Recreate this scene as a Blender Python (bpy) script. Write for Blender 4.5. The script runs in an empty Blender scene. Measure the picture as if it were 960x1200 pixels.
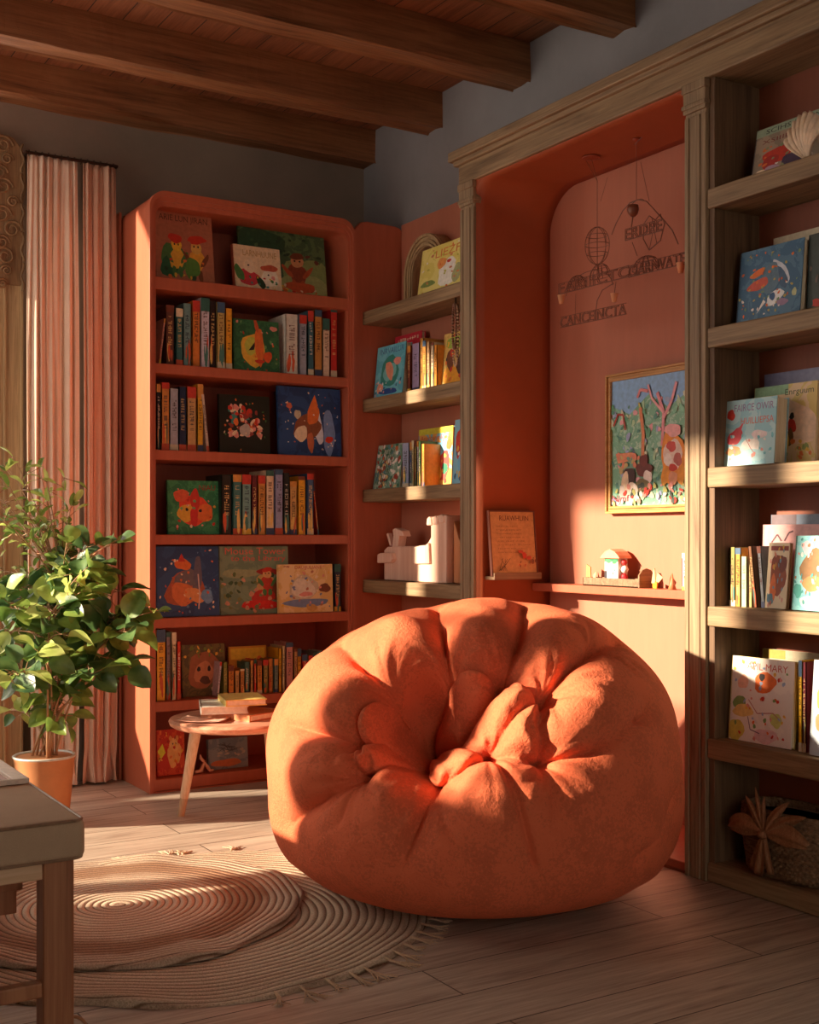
import bpy, math, random
import numpy as np
from mathutils import Vector, Matrix
random.seed(7); np.random.seed(7)
PI = math.pi
C = bpy.context.scene.collection

# ------------------------------------------------------------------ camera, world, sun, exposure
F = 1428.8; HOR = 630.0; H = 1.0
YAW = math.atan2(880, F); SY, CY = math.sin(YAW), math.cos(YAW)
cd = bpy.data.cameras.new('camera'); cam = bpy.data.objects.new('camera', cd); C.objects.link(cam)
cam.location = (0, 0, H); cam.rotation_euler = (PI/2, 0, -YAW)
cd.sensor_fit = 'HORIZONTAL'; cd.sensor_width = 36; cd.lens = 36*F/960; cd.shift_y = (HOR-600)/960
cd.clip_start = .05
bpy.context.scene.camera = cam

w = bpy.data.worlds.new('sky'); bpy.context.scene.world = w; w.use_nodes = True
bg = w.node_tree.nodes['Background']; bg.inputs[0].default_value = (1.0, .87, .74, 1); bg.inputs[1].default_value = 1.8

SUNV = Vector((1, -.36, -.36)).normalized()
sd = bpy.data.lights.new('sun', 'SUN'); sun = bpy.data.objects.new('sun', sd); C.objects.link(sun)
sun.rotation_euler = SUNV.to_track_quat('-Z', 'Y').to_euler(); sun.location = (-4, 5, 4)
sd.energy = 9.3; sd.color = (1, .80, .58); sd.angle = math.radians(1.6)

vs = bpy.context.scene.view_settings
vs.view_transform = 'Standard'; vs.look = 'None'; vs.gamma = 1; vs.exposure = .74
bpy.context.scene.display_settings.display_device = 'sRGB'
try: vs.use_curve_mapping = False
except Exception: pass

# ------------------------------------------------------------------ sight-line helpers (turn measured image positions into metres)
def X_at(px, y):
    k = (px-480)/F; return y*(SY + k*CY)/(CY - k*SY)
def Y_at(px, x):
    k = (px-480)/F; return x*(CY - k*SY)/(SY + k*CY)
def dep(x, y): return SY*x + CY*y
def Zp(py, x, y): return H + (HOR-py)*dep(x, y)/F
def cp(px, py, d):
    l = (px-480)/F*d
    return Vector((SY*d + CY*l, CY*d - SY*l, H + (HOR-py)*d/F))

# ------------------------------------------------------------------ materials
def lin(c):
    return tuple(((v/255)/12.92 if v/255 <= .04045 else ((v/255+.055)/1.055)**2.4) for v in c) + (1,)
MC = {}
def newmat(name):
    m = bpy.data.materials.new(name); m.use_nodes = True
    nt = m.node_tree; return m, nt, nt.nodes['Principled BSDF']
def N(nt, t, **k):
    n = nt.nodes.new(t)
    for a, v in k.items(): setattr(n, a, v)
    return n
def L(nt, a, b): nt.links.new(a, b)
def coords(nt, scale=(1, 1, 1), kind='Object'):
    tc = N(nt, 'ShaderNodeTexCoord'); mp = N(nt, 'ShaderNodeMapping'); mp.inputs['Scale'].default_value = scale
    L(nt, tc.outputs[kind], mp.inputs[0]); return mp.outputs[0]
def noise(nt, vec, scale, detail=4, rough=.55, dist=0):
    n = N(nt, 'ShaderNodeTexNoise'); n.inputs['Scale'].default_value = scale; n.inputs['Detail'].default_value = detail
    n.inputs['Roughness'].default_value = rough; n.inputs['Distortion'].default_value = dist
    L(nt, vec, n.inputs['Vector']); return n.outputs[0]
def ramp(nt, fac, stops, interp='LINEAR'):
    r = N(nt, 'ShaderNodeValToRGB'); r.color_ramp.interpolation = interp
    e = r.color_ramp.elements
    while len(e) < len(stops): e.new(.5)
    for i, (p, c) in enumerate(stops): e[i].position = p; e[i].color = c
    L(nt, fac, r.inputs[0]); return r.outputs[0]
def bump(nt, b, h, strength=.3, dist=.002):
    n = N(nt, 'ShaderNodeBump'); n.inputs['Strength'].default_value = strength; n.inputs['Distance'].default_value = dist
    L(nt, h, n.inputs['Height']); L(nt, n.outputs[0], b.inputs['Normal'])
def mul(c, k): return tuple(min(1, v*k) for v in c[:3]) + (1,)
def flat(c, rough=.55):
    key = ('f', tuple(c), rough)
    if key in MC: return MC[key]
    m, nt, b = newmat('colour_%d_%d_%d' % tuple(c)); b.inputs['Roughness'].default_value = rough
    v = coords(nt); n = noise(nt, v, 60, 3)
    L(nt, ramp(nt, n, [(.3, mul(lin(c), .86)), (.7, mul(lin(c), 1.12))]), b.inputs['Base Color'])
    MC[key] = m; return m
def paint(name, c, rough=.5, axis=(9, 9, 1.2), amt=.1, bs=.15):
    m, nt, b = newmat(name); b.inputs['Roughness'].default_value = rough
    n = noise(nt, coords(nt, axis), 5, 6, .6)
    L(nt, ramp(nt, n, [(.25, mul(lin(c), 1-amt)), (.75, mul(lin(c), 1+amt))]), b.inputs['Base Color'])
    bump(nt, b, n, bs, .002); return m
def wood(name, c1, c2, axis, scale=1.0, rough=.6, bs=.35, c0=None):
    # axis: 0,1,2 = grain direction
    m, nt, b = newmat(name); b.inputs['Roughness'].default_value = rough
    s = [16*scale]*3; s[axis] = 1.0*scale
    v = coords(nt, tuple(s))
    n1 = noise(nt, v, 1.6, 7, .65, 1.2)
    s2 = [90*scale]*3; s2[axis] = 3*scale
    n2 = noise(nt, coords(nt, tuple(s2)), 1.5, 3, .6)
    mx = N(nt, 'ShaderNodeMath', operation='MULTIPLY_ADD'); L(nt, n2, mx.inputs[0]); mx.inputs[1].default_value = .45; 
    mm = N(nt, 'ShaderNodeMath', operation='MULTIPLY'); L(nt, n1, mm.inputs[0]); mm.inputs[1].default_value = .75
    L(nt, mm.outputs[0], mx.inputs[2])
    c0 = c0 or tuple(v*.6 for v in c1)
    L(nt, ramp(nt, mx.outputs[0], [(.34, lin(c0)), (.5, lin(c1)), (.72, lin(c2))]), b.inputs['Base Color'])
    bump(nt, b, mx.outputs[0], bs, .003); return m
def painterly(cols, scale=14, dist=1.5, seed=0):
    key = ('p', tuple(map(tuple, cols)), scale, seed)
    if key in MC: return MC[key]
    m, nt, b = newmat('illustration_paper'); b.inputs['Roughness'].default_value = .5
    tc = N(nt, 'ShaderNodeTexCoord'); mp = N(nt, 'ShaderNodeMapping'); mp.inputs['Location'].default_value = (seed*3.1, seed*1.7, seed)
    L(nt, tc.outputs['Object'], mp.inputs[0])
    n = noise(nt, mp.outputs[0], scale, 5, .62, dist)
    k = len(cols); st = []
    for i, c in enumerate(cols): st.append((.3 + .4*i/max(1, k-1) if i else 0, lin(c)))
    r = ramp(nt, n, st, 'CONSTANT'); L(nt, r, b.inputs['Base Color'])
    MC[key] = m; return m

CORAL = paint('coral_paint', (180, 94, 66), .42)
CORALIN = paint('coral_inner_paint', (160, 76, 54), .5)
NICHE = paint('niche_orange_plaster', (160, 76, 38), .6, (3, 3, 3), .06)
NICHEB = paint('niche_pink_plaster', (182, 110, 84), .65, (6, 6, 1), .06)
OAKZ = wood('weathered_oak_upright', (120, 96, 70), (154, 129, 98), 2)
OAKY = wood('weathered_oak_along', (120, 95, 67), (154, 127, 93), 1)
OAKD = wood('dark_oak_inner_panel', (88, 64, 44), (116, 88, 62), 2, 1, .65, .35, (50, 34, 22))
OAKX = wood('weathered_oak_across', (118, 88, 62), (148, 118, 88), 0)
BEAM = wood('ceiling_beam_wood', (118, 74, 42), (150, 100, 62), 0, .8, .65, .8, (52, 28, 14))
TABLEW = wood('table_top_wood', (196, 132, 104), (222, 164, 134), 0, 1, .35, .1, (170, 108, 84))
LEGW = wood('pale_leg_wood', (205, 165, 130), (228, 196, 164), 2, 1, .5, .1, (180, 140, 105))
BENCHW = wood('bench_wood', (150, 96, 62), (172, 118, 80), 2, 1, .5, .12, (124, 76, 46))
PALEWOOD = wood('pale_pink_toy_wood', (226, 182, 160), (240, 206, 186), 2, .6, .55, .1, (212, 160, 136))
ARCHW = wood('carved_arch_wood', (160, 132, 94), (192, 162, 120), 2, 1.4, .6, .4)
PAGES = wood('book_pages', (216, 196, 158), (236, 222, 192), 2, 3, .8, .3, (180, 156, 116))

def plaster(name, c):
    m, nt, b = newmat(name); b.inputs['Roughness'].default_value = .85
    n = noise(nt, coords(nt, (1, 1, 1)), 2.2, 8, .6)
    L(nt, ramp(nt, n, [(.3, mul(lin(c), .82)), (.7, mul(lin(c), 1.15))]), b.inputs['Base Color'])
    n2 = noise(nt, coords(nt, (1, 1, 1)), 30, 6); bump(nt, b, n2, .25, .004); return m
WALLM = plaster('taupe_plaster', (136, 119, 104))
WALLG = plaster('grey_plaster', (138, 136, 138))

def planks(name, cols, width, length, along, seam=(40, 28, 20), rough=.5, grain=1.0, bs=.4):
    m, nt, b = newmat(name); b.inputs['Roughness'].default_value = rough
    tc = N(nt, 'ShaderNodeTexCoord'); mp = N(nt, 'ShaderNodeMapping')
    if along == 1: mp.inputs['Rotation'].default_value = (0, 0, PI/2)
    L(nt, tc.outputs['Object'], mp.inputs[0])
    br = N(nt, 'ShaderNodeTexBrick'); br.inputs['Scale'].default_value = 1
    br.inputs['Brick Width'].default_value = length; br.inputs['Row Height'].default_value = width
    br.inputs['Mortar Size'].default_value = .0022; br.inputs['Mortar Smooth'].default_value = .3
    br.inputs['Color1'].default_value = (0, 0, 0, 1); br.inputs['Color2'].default_value = (1, 1, 1, 1); br.inputs['Mortar'].default_value = (.5, .5, .5, 1)
    L(nt, mp.outputs[0], br.inputs['Vector'])
    # per plank offset of the grain
    add = N(nt, 'ShaderNodeVectorMath', operation='MULTIPLY_ADD'); L(nt, br.outputs['Color'], add.inputs[0]); add.inputs[1].default_value = (7, 3, 5); L(nt, mp.outputs[0], add.inputs[2])
    m2 = N(nt, 'ShaderNodeMapping'); m2.inputs['Scale'].default_value = (1.3*grain, 14*grain, 8); L(nt, add.outputs[0], m2.inputs[0])
    n1 = noise(nt, m2.outputs[0], 1.5, 8, .66, .9)
    m3 = N(nt, 'ShaderNodeMapping'); m3.inputs['Scale'].default_value = (5, 90, 8); L(nt, add.outputs[0], m3.inputs[0])
    n2 = noise(nt, m3.outputs[0], 1.5, 3)
    mx = N(nt, 'ShaderNodeMath', operation='MULTIPLY_ADD'); L(nt, n2, mx.inputs[0]); mx.inputs[1].default_value = .35
    mm = N(nt, 'ShaderNodeMath', operation='MULTIPLY_ADD'); L(nt, br.outputs['Color'], mm.inputs[0]); mm.inputs[1].default_value = .08; L(nt, n1, mm.inputs[2])
    m4 = N(nt, 'ShaderNodeMath', operation='MULTIPLY'); L(nt, mm.outputs[0], m4.inputs[0]); m4.inputs[1].default_value = .8
    L(nt, m4.outputs[0], mx.inputs[2])
    col = ramp(nt, mx.outputs[0], [(.38, lin(cols[0])), (.55, lin(cols[1])), (.78, lin(cols[2]))])
    mix = N(nt, 'ShaderNodeMix', data_type='RGBA'); L(nt, br.outputs['Fac'], mix.inputs[0]); L(nt, col, mix.inputs[6]); mix.inputs[7].default_value = lin(seam)
    L(nt, mix.outputs[2], b.inputs['Base Color'])
    sb = N(nt, 'ShaderNodeMath', operation='SUBTRACT'); L(nt, mx.outputs[0], sb.inputs[0]); L(nt, br.outputs['Fac'], sb.inputs[1])
    bump(nt, b, sb.outputs[0], bs, .004); return m
FLOORM = planks('weathered_floor_planks', [(116, 96, 82), (164, 146, 130), (198, 182, 164)], .17, 1.5, 0, (70, 54, 42), .48)
CEILM = planks('ceiling_planks', [(84, 46, 26), (122, 72, 42), (150, 92, 58)], .13, 2.6, 1, (25, 14, 8), .7)

def fabric(name, c, scale=420, bs=.6, var=.12, sheen=.3, translucent=0, big=9):
    m, nt, b = newmat(name); b.inputs['Roughness'].default_value = .9
    try: b.inputs['Sheen Weight'].default_value = sheen; b.inputs['Sheen Roughness'].default_value = .5; b.inputs['Sheen Tint'].default_value = mul(lin(c), 1.4)
    except Exception: pass
    v = coords(nt)
    n = noise(nt, v, scale, 3, .7); n0 = noise(nt, v, big, 5, .6)
    ad = N(nt, 'ShaderNodeMath', operation='ADD'); L(nt, n, ad.inputs[0]); L(nt, n0, ad.inputs[1])
    L(nt, ramp(nt, ad.outputs[0], [(.7, mul(lin(c), 1-var)), (1.0, lin(c)), (1.0, mul(lin(c), 1+var))][:2] + [(1.0, mul(lin(c), 1+var))]), b.inputs['Base Color'])
    bump(nt, b, n, bs, .004)
    if translucent:
        tr = N(nt, 'ShaderNodeBsdfTranslucent'); tr.inputs[0].default_value = lin(c)
        ms = N(nt, 'ShaderNodeMixShader'); ms.inputs[0].default_value = translucent
        out = nt.nodes['Material Output']; L(nt, b.outputs[0], ms.inputs[1]); L(nt, tr.outputs[0], ms.inputs[2]); L(nt, ms.outputs[0], out.inputs[0])
    return m
BAGM = fabric('rust_boucle_fabric', (214, 106, 68), 130, .9, .14, .3)
CURTM = fabric('pink_linen', (206, 166, 142), 260, .3, .06, .2, .12)
CURTL = fabric('pale_linen', (232, 206, 184), 260, .3, .05, .2, .2)
CUSHM = fabric('beige_upholstery', (178, 152, 124), 500, .3, .06, .2)
JUTE = fabric('jute_braid', (190, 158, 128), 240, .9, .22, .1, 0, 14)
JUTEC = fabric('cream_jute_braid', (206, 184, 156), 260, .9, .16, .1, 0, 12)
FRINGE = fabric('jute_fringe', (196, 168, 138), 300, .6, .15, .1)
def leafmat(name, c, c2):
    m, nt, b = newmat(name); b.inputs['Roughness'].default_value = .38
    n = noise(nt, coords(nt), 14, 3)
    rc = ramp(nt, n, [(.35, lin(c)), (.68, lin(c2))]); L(nt, rc, b.inputs['Base Color'])
    tr = N(nt, 'ShaderNodeBsdfTranslucent'); L(nt, rc, tr.inputs[0]); ms = N(nt, 'ShaderNodeMixShader'); ms.inputs[0].default_value = .35
    L(nt, b.outputs[0], ms.inputs[1]); L(nt, tr.outputs[0], ms.inputs[2]); L(nt, ms.outputs[0], nt.nodes['Material Output'].inputs[0]); return m
LEAFA = leafmat('leaf_green', (96, 130, 58), (150, 172, 84)); LEAFB = leafmat('backlit_tint_leaf', (168, 188, 92), (204, 214, 128)); LEAFD = leafmat('dark_green_leaf', (58, 92, 54), (104, 134, 76))  # the yellow-green leaf has its backlit look put into the colour
STEMM = flat((168, 128, 92)); TERRA = paint('terracotta_pot', (184, 122, 76), .7, (4, 4, 4), .1); POTRIM = flat((196, 200, 194), .35)
SOIL = fabric('gravel_soil', (120, 92, 74), 160, 1.0, .4, 0)
def metal(name, c, rough=.4):
    m, nt, b = newmat(name); b.inputs['Base Color'].default_value = lin(c); b.inputs['Metallic'].default_value = .8; b.inputs['Roughness'].default_value = rough
    bump(nt, b, noise(nt, coords(nt), 80, 2), .1, .001); return m
WIREM = flat((118, 66, 42), .45); DARKM = metal('dark_rod_iron', (60, 46, 38), .5)
GOLDM = wood('gilt_frame_wood', (176, 124, 66), (204, 156, 92), 1, 3, .45, .5, (130, 84, 40))

# ------------------------------------------------------------------ mesh helpers
class MB:
    def __init__(s): s.v = []; s.f = []; s.m = []; s.mats = []
    def mi(s, m):
        if m not in s.mats: s.mats.append(m)
        return s.mats.index(m)
    def add(s, vs, fs, m):
        k = len(s.v); i = s.mi(m); s.v += [tuple(v) for v in vs]
        for f in fs: s.f.append(tuple(a+k for a in f)); s.m.append(i)
    def box(s, a, b, m, M=None):
        x0, y0, z0 = a; x1, y1, z1 = b
        vs = [Vector(p) for p in ((x0,y0,z0),(x1,y0,z0),(x1,y1,z0),(x0,y1,z0),(x0,y0,z1),(x1,y0,z1),(x1,y1,z1),(x0,y1,z1))]
        if M: vs = [M @ v for v in vs]
        s.add(vs, [(3,2,1,0),(4,5,6,7),(0,1,5,4),(1,2,6,5),(2,3,7,6),(3,0,4,7)], m)
    def prism(s, pts, d0, d1, m, ax='y', M=None):
        # pts = (u,z); extruded along ax between d0 and d1
        n = len(pts)
        def P(u, z, d):
            p = Vector((u, d, z)) if ax == 'y' else (Vector((d, u, z)) if ax == 'x' else Vector((u, z, d)))
            return M @ p if M else p
        vs = [P(u, z, d0) for u, z in pts] + [P(u, z, d1) for u, z in pts]
        fs = [tuple(range(n)), tuple(range(2*n-1, n-1, -1))] + [(i, i+n, (i+1) % n + n, (i+1) % n) for i in range(n)]
        s.add(vs, fs, m)
    def ring(s, out, inn, d0, d1, m, ax='y'):
        n = len(out)
        def P(u, z, d): return (u, d, z) if ax == 'y' else (d, u, z)
        vs = [P(u,z,d0) for u,z in out]+[P(u,z,d0) for u,z in inn]+[P(u,z,d1) for u,z in out]+[P(u,z,d1) for u,z in inn]
        fs = []
        for i in range(n):
            j = (i+1) % n
            fs += [(i,j,j+n,i+n), (i+2*n,i+3*n,j+3*n,j+2*n), (i,i+2*n,j+2*n,j), (i+n,j+n,j+3*n,i+3*n)]
        s.add(vs, fs, m)
    def tube(s, pts, r, m, seg=8, caps=True):
        pts = [Vector(p) for p in pts]; n = len(pts)
        rs = r if isinstance(r, (list, tuple)) else [r]*n
        vs = []; up = Vector((.13, .27, .95)).normalized()
        for i, p in enumerate(pts):
            t = (pts[min(i+1, n-1)] - pts[max(i-1, 0)])
            if t.length < 1e-9: t = Vector((0, 0, 1))
            t.normalize(); a = t.cross(up)
            if a.length < .05: a = t.cross(Vector((1, 0, 0)))
            a.normalize(); b = t.cross(a); 
            for k in range(seg):
                an = 2*PI*k/seg; vs.append(p + a*(math.cos(an)*rs[i]) + b*(math.sin(an)*rs[i]))
        fs = [(i*seg+k, i*seg+(k+1) % seg, (i+1)*seg+(k+1) % seg, (i+1)*seg+k) for i in range(n-1) for k in range(seg)]
        if caps: fs += [tuple(range(seg-1, -1, -1)), tuple((n-1)*seg+k for k in range(seg))]
        s.add(vs, fs, m)
    def lathe(s, prof, m, cx=0, cy=0, seg=40, M=None):
        n = len(prof); vs = []
        for r, z in prof:
            for k in range(seg):
                a = 2*PI*k/seg; p = Vector((cx+r*math.cos(a), cy+r*math.sin(a), z)); vs.append(M @ p if M else p)
        fs = [(i*seg+k, i*seg+(k+1) % seg, (i+1)*seg+(k+1) % seg, (i+1)*seg+k) for i in range(n-1) for k in range(seg)]
        fs += [tuple(range(seg-1, -1, -1)), tuple((n-1)*seg+k for k in range(seg))]
        s.add(vs, fs, m)
    def grid(s, P, m, wrap=False, double=False):
        nu, nv = P.shape[:2]; vs = P.reshape(-1, 3).tolist()
        fs = [(i*nv+j, i*nv+j+1, (i+1)*nv+j+1, (i+1)*nv+j) for i in range(nu-1) for j in range(nv-1)]
        if wrap: fs += [((nu-1)*nv+j, (nu-1)*nv+j+1, j+1, j) for j in range(nv-1)]
        s.add(vs, fs, m)
    def build(s, name, parent=None, smooth=False, bevel=0, loc=None, seg=2, angle=30, solid=0, sub=0):
        me = bpy.data.meshes.new(name); me.from_pydata(s.v, [], s.f)
        for m in s.mats: me.materials.append(m)
        me.polygons.foreach_set('material_index', s.m)
        if smooth: me.polygons.foreach_set('use_smooth', [True]*len(me.polygons))
        me.validate(); me.update()
        o = bpy.data.objects.new(name, me); C.objects.link(o)
        if parent: o.parent = parent
        if loc: o.location = loc
        if solid: md = o.modifiers.new('thickness', 'SOLIDIFY'); md.thickness = solid; md.offset = 0
        if bevel:
            md = o.modifiers.new('bevel', 'BEVEL'); md.width = bevel; md.segments = seg; md.limit_method = 'ANGLE'; md.angle_limit = math.radians(angle)
        if sub: md = o.modifiers.new('sub', 'SUBSURF'); md.levels = sub; md.render_levels = sub
        return o
def tag(o, label=None, cat=None, group=None, kind=None):
    if label: o['label'] = label
    if cat: o['category'] = cat
    if group: o['group'] = group
    if kind: o['kind'] = kind
    return o
def thing(name, label, cat, loc=(0, 0, 0), rot=(0, 0, 0), group=None):
    o = bpy.data.objects.new(name, None); C.objects.link(o); o.location = loc; o.rotation_euler = rot; o.empty_display_size = .1
    return tag(o, label, cat, group)
def struct(name, mb, **k): return tag(mb.build(name, **k), kind='structure')
def rrect(u0, u1, z0, z1, rt, rb=0.0005, n=8):
    pts = []
    for cx, cz, r, a0 in ((u1-rb, z0+rb, rb, -PI/2), (u1-rt, z1-rt, rt, 0), (u0+rt, z1-rt, rt, PI/2), (u0+rb, z0+rb, rb, PI)):
        for i in range(n+1): a = a0 + PI/2*i/n; pts.append((cx+r*math.cos(a), cz+r*math.sin(a)))
    return pts

# text as triangles, normalised to 0..1 in width and height
TX = {}
def textmesh(t):
    if t in TX: return TX[t]
    cu = bpy.data.curves.new('lettering', 'FONT'); cu.body = t; cu.resolution_u = 2
    ob = bpy.data.objects.new('lettering', cu); me = ob.to_mesh()
    V = np.array([v.co[:2] for v in me.vertices]); Fc = [tuple(p.vertices) for p in me.polygons]
    ob.to_mesh_clear(); bpy.data.objects.remove(ob); bpy.data.curves.remove(cu)
    mn, mx = V.min(0), V.max(0); V = (V-mn)/(mx-mn); TX[t] = (V, Fc); return TX[t]

# ------------------------------------------------------------------ the room
LW, BWY, RWX, CEZ = -.45, 4.97, 2.81, 2.875
FRONT = 2.59; NB = 2.95            # front of the joinery, back of the niche
NY0, NY1 = 2.651, 3.75             # niche
m = MB(); m.box((LW, -2.2, -.08), (3.3, BWY+.1, 0), FLOORM); struct('floor', m)
m = MB(); m.box((LW-.2, -2.2, CEZ), (3.3, BWY+.2, CEZ+.06), CEILM); struct('ceiling', m)
# back wall with a tall window far left (outside the frame)
m = MB(); wx0, wx1, wz0, wz1 = -.2, 1.08, .45, 2.7
for a, b in (((LW, BWY, 0), (wx0, BWY+.16, CEZ)), ((wx1, BWY, 0), (1.30, BWY+.16, CEZ)), ((1.46, BWY, 0), (3.3, BWY+.16, CEZ)), ((wx0, BWY, 0), (wx1, BWY+.16, wz0)), ((wx0, BWY, wz1), (wx1, BWY+.16, CEZ)), ((1.30, BWY, 0), (1.46, BWY+.16, .7)), ((1.30, BWY, 2.3), (1.46, BWY+.16, CEZ))): m.box(a, b, WALLM)
struct('wall_back', m)
# right wall: grey, with the niche cut through it
m = MB()
m.box((RWX, -2.2, 2.385), (RWX+.3, BWY, CEZ), WALLG); m.box((RWX, -2.2, 0), (RWX+.3, NY0-.03, 2.385), WALLG); m.box((RWX, NY1+.03, 0), (RWX+.3, BWY, 2.385), WALLG)
struct('wall_right', m)
m = MB(); m.box((.9, -2.3, 0), (3.3, -2.2, CEZ), WALLM); struct('wall_front_light_block', m)  # unseen partial wall behind the camera, added to cut fill light at right
# left wall with windows (outside the frame): they shape the sun
m = MB(); ys = [(-2.2, 3.08), (3.42, 3.54), (4.87, BWY)]
for a, b in ys: m.box((LW-.16, a, 0), (LW, b, CEZ), WALLM)
for a, b in ((3.08, 3.42), (3.54, 4.87)):
    m.box((LW-.16, a, 0), (LW, b, .52 if a > 3.5 else 1.12), WALLM); m.box((LW-.16, a, 2.42), (LW, b, CEZ), WALLM)
struct('wall_left', m)
for n_, (a, b) in enumerate(((3.08, 3.42), (3.54, 4.87))):
    m = MB(); zz = (.52 if a > 3.5 else 1.12, 2.42)
    for y in (a, (a*2+b)/3-.015, b-.03): m.box((LW-.1, y, zz[0]), (LW-.06, y+.03, zz[1]), OAKZ)
    for z in (zz[0], 1.62, zz[1]-.03): m.box((LW-.098, a, z), (LW-.062, b, z+.03), OAKZ)
    struct('window_%d' % (n_+1), m)
# beams
for i, y in enumerate((4.97-.105, 4.30, 3.695, 3.11, 2.5)):
    m = MB(); x0, x1, nx = LW, RWX+.001, 70
    # hewn beam: rounded, slightly wavy section
    sec = [(-.055,-.004),(-.05,-.0),(.0,.002),(.05,.0),(.056,-.008),(.056,.145),(-.056,.145),(-.056,.01)]
    P = np.zeros((nx, 9, 3)); rs = np.random.RandomState(i)
    ph = rs.rand(8)*6
    for a in range(nx):
        x = x0 + (x1-x0)*a/(nx-1)
        for b in range(9):
            u, z = sec[b % 8]
            wv = .004*math.sin(x*5+ph[b % 8]) + .002*math.sin(x*17+ph[b % 8]*2)
            P[a, b] = (x, y+.052+u + (wv if abs(u) > .05 else 0)*(.0 if i == 0 and u > 0 else 1), 2.73+z + (wv if z < .1 else 0))
    m.grid(P, BEAM); k = [tuple(P[-1, b]) for b in range(8)]; m.add(k, [tuple(range(8))], BEAM)
    o = m.build('ceiling_beam', bevel=.004)
    tag(o, ['rough dark wooden ceiling beam running tight against the back wall', 'dark wooden ceiling beam, second from the back wall', 'dark wooden ceiling beam, third from the back wall', 'dark wooden ceiling beam ending above the niche, nearest in view', 'dark wooden ceiling beam nearest the camera at the top edge'][i], 'beam', 'ceiling beams')

# ------------------------------------------------------------------ joinery on the right wall
t = thing('niche_surround', 'tall weathered oak surround with cornice framing the orange wall niche', 'niche', (FRONT, 3.2, 0))
def ch(mb, name, parent, off, **k):      # child whose mesh is in world coordinates
    o = mb.build(name, parent, **k); o.location = -Vector(off); return o
O = Vector((FRONT, 3.2, 0))
m = MB()
m.box((2.588, 1.48, 2.335), (RWX-.001, 3.848, 2.43), OAKY); m.box((2.556, 1.46, 2.425), (RWX-.001, 3.875, 2.462), OAKY); m.box((2.572, 1.47, 2.408), (RWX-.001, 3.862, 2.43), OAKY)
ch(m, 'cornice', t, O, bevel=.005)
def pilaster(y0, y1, x0=FRONT, x1=2.625, deep=None):
    m = MB(); wdt = y1-y0
    m.box((x0+.004, y0, .0), (x1, y1, 2.335), OAKZ)
    for a, b in ((0, .2), (.28, .72), (.8, 1)): m.box((x0, y0+wdt*a, .0), (x0+.006, y0+wdt*b, 2.24), OAKZ)
    m.box((x0-.004, y0-.002, 2.25), (x1, y1+.002, 2.335), OAKZ); m.box((x0-.009, y0-.005, 2.262), (x1, y1+.005, 2.276), OAKZ); m.box((x0-.009, y0-.005, 2.31), (x1, y1+.005, 2.337), OAKZ)
    if deep: m.box((x1-.001, y0+.003, 0), (deep, y1-.003, 2.335), OAKZ)
    return m
ch(pilaster(NY1, 3.841, deep=2.80), 'pilaster', t, O, bevel=.003)
ch(pilaster(2.565, NY0, deep=2.80), 'pilaster', t, O, bevel=.003)
# niche shell: lofted round-cornered recess
fo = rrect(NY0, NY1, .0, 2.335, .055, .001, 10); bo = rrect(NY0, NY1, .0, 2.335, .17, .001, 10)
m = MB(); ns = 9; P = []
for i in range(ns):
    k = i/(ns-1); x = FRONT+.012 + (NB-FRONT-.012)*k; kk = min(1, k*1.4)
    P.append([(x, a[0]*(1-kk)+b[0]*kk, a[1]*(1-kk)+b[1]*kk) for a, b in zip(fo, bo)])
n = len(fo); m.add([p for r in P for p in r], [(i*n+j, i*n+(j+1) % n, (i+1)*n+(j+1) % n, (i+1)*n+j) for i in range(ns-1) for j in range(n)], NICHE)
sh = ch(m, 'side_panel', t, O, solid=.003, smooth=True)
sh.data.set_sharp_from_angle(angle=math.radians(35)) if hasattr(sh.data, 'set_sharp_from_angle') else None
# spandrels between round corner and square frame
for side in (0, 1):
    m = MB(); r = .055; cy = NY1-r if side else NY0+r; sg = 1 if side else -1
    pts = [(NY1 if side else NY0, 2.335)] + [(cy+sg*r*math.cos(a), 2.28+r*math.sin(a)) for a in [PI/2*q/8 for q in range(9)]]
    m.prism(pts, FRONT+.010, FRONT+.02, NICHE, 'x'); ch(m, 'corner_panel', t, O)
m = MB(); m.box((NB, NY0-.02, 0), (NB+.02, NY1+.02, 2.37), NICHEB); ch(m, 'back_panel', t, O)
m = MB(); m.box((FRONT+.02, NY0+.004, .002), (NB, NY1-.004, .03), CORAL); ch(m, 'niche_floor', t, O, bevel=.004)

# right oak bookcase
OB = Vector((FRONT, 2.06, 0)); BY0, BY1 = 1.56, 2.563
t = thing('oak_bookcase', 'tall weathered oak open bookcase of picture books at the right edge', 'bookcase', OB)
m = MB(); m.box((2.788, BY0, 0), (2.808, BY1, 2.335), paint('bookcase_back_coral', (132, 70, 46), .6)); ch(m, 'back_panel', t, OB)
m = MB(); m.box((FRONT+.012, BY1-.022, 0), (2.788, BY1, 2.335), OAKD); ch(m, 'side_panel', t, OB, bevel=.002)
m = MB(); m.box((FRONT, BY0-.085, 0), (2.788, BY0, 2.335), OAKZ); ch(m, 'side_panel', t, OB, bevel=.002)
RS = [2.012, 1.608, 1.203, .801, .417, .058]
for z in RS:
    m = MB(); th = .058 if z > .1 else .056
    m.box((FRONT+.003, BY0, z-th), (2.788, BY1-.001, z), OAKY); ch(m, 'shelf', t, OB, bevel=.005)

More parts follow.
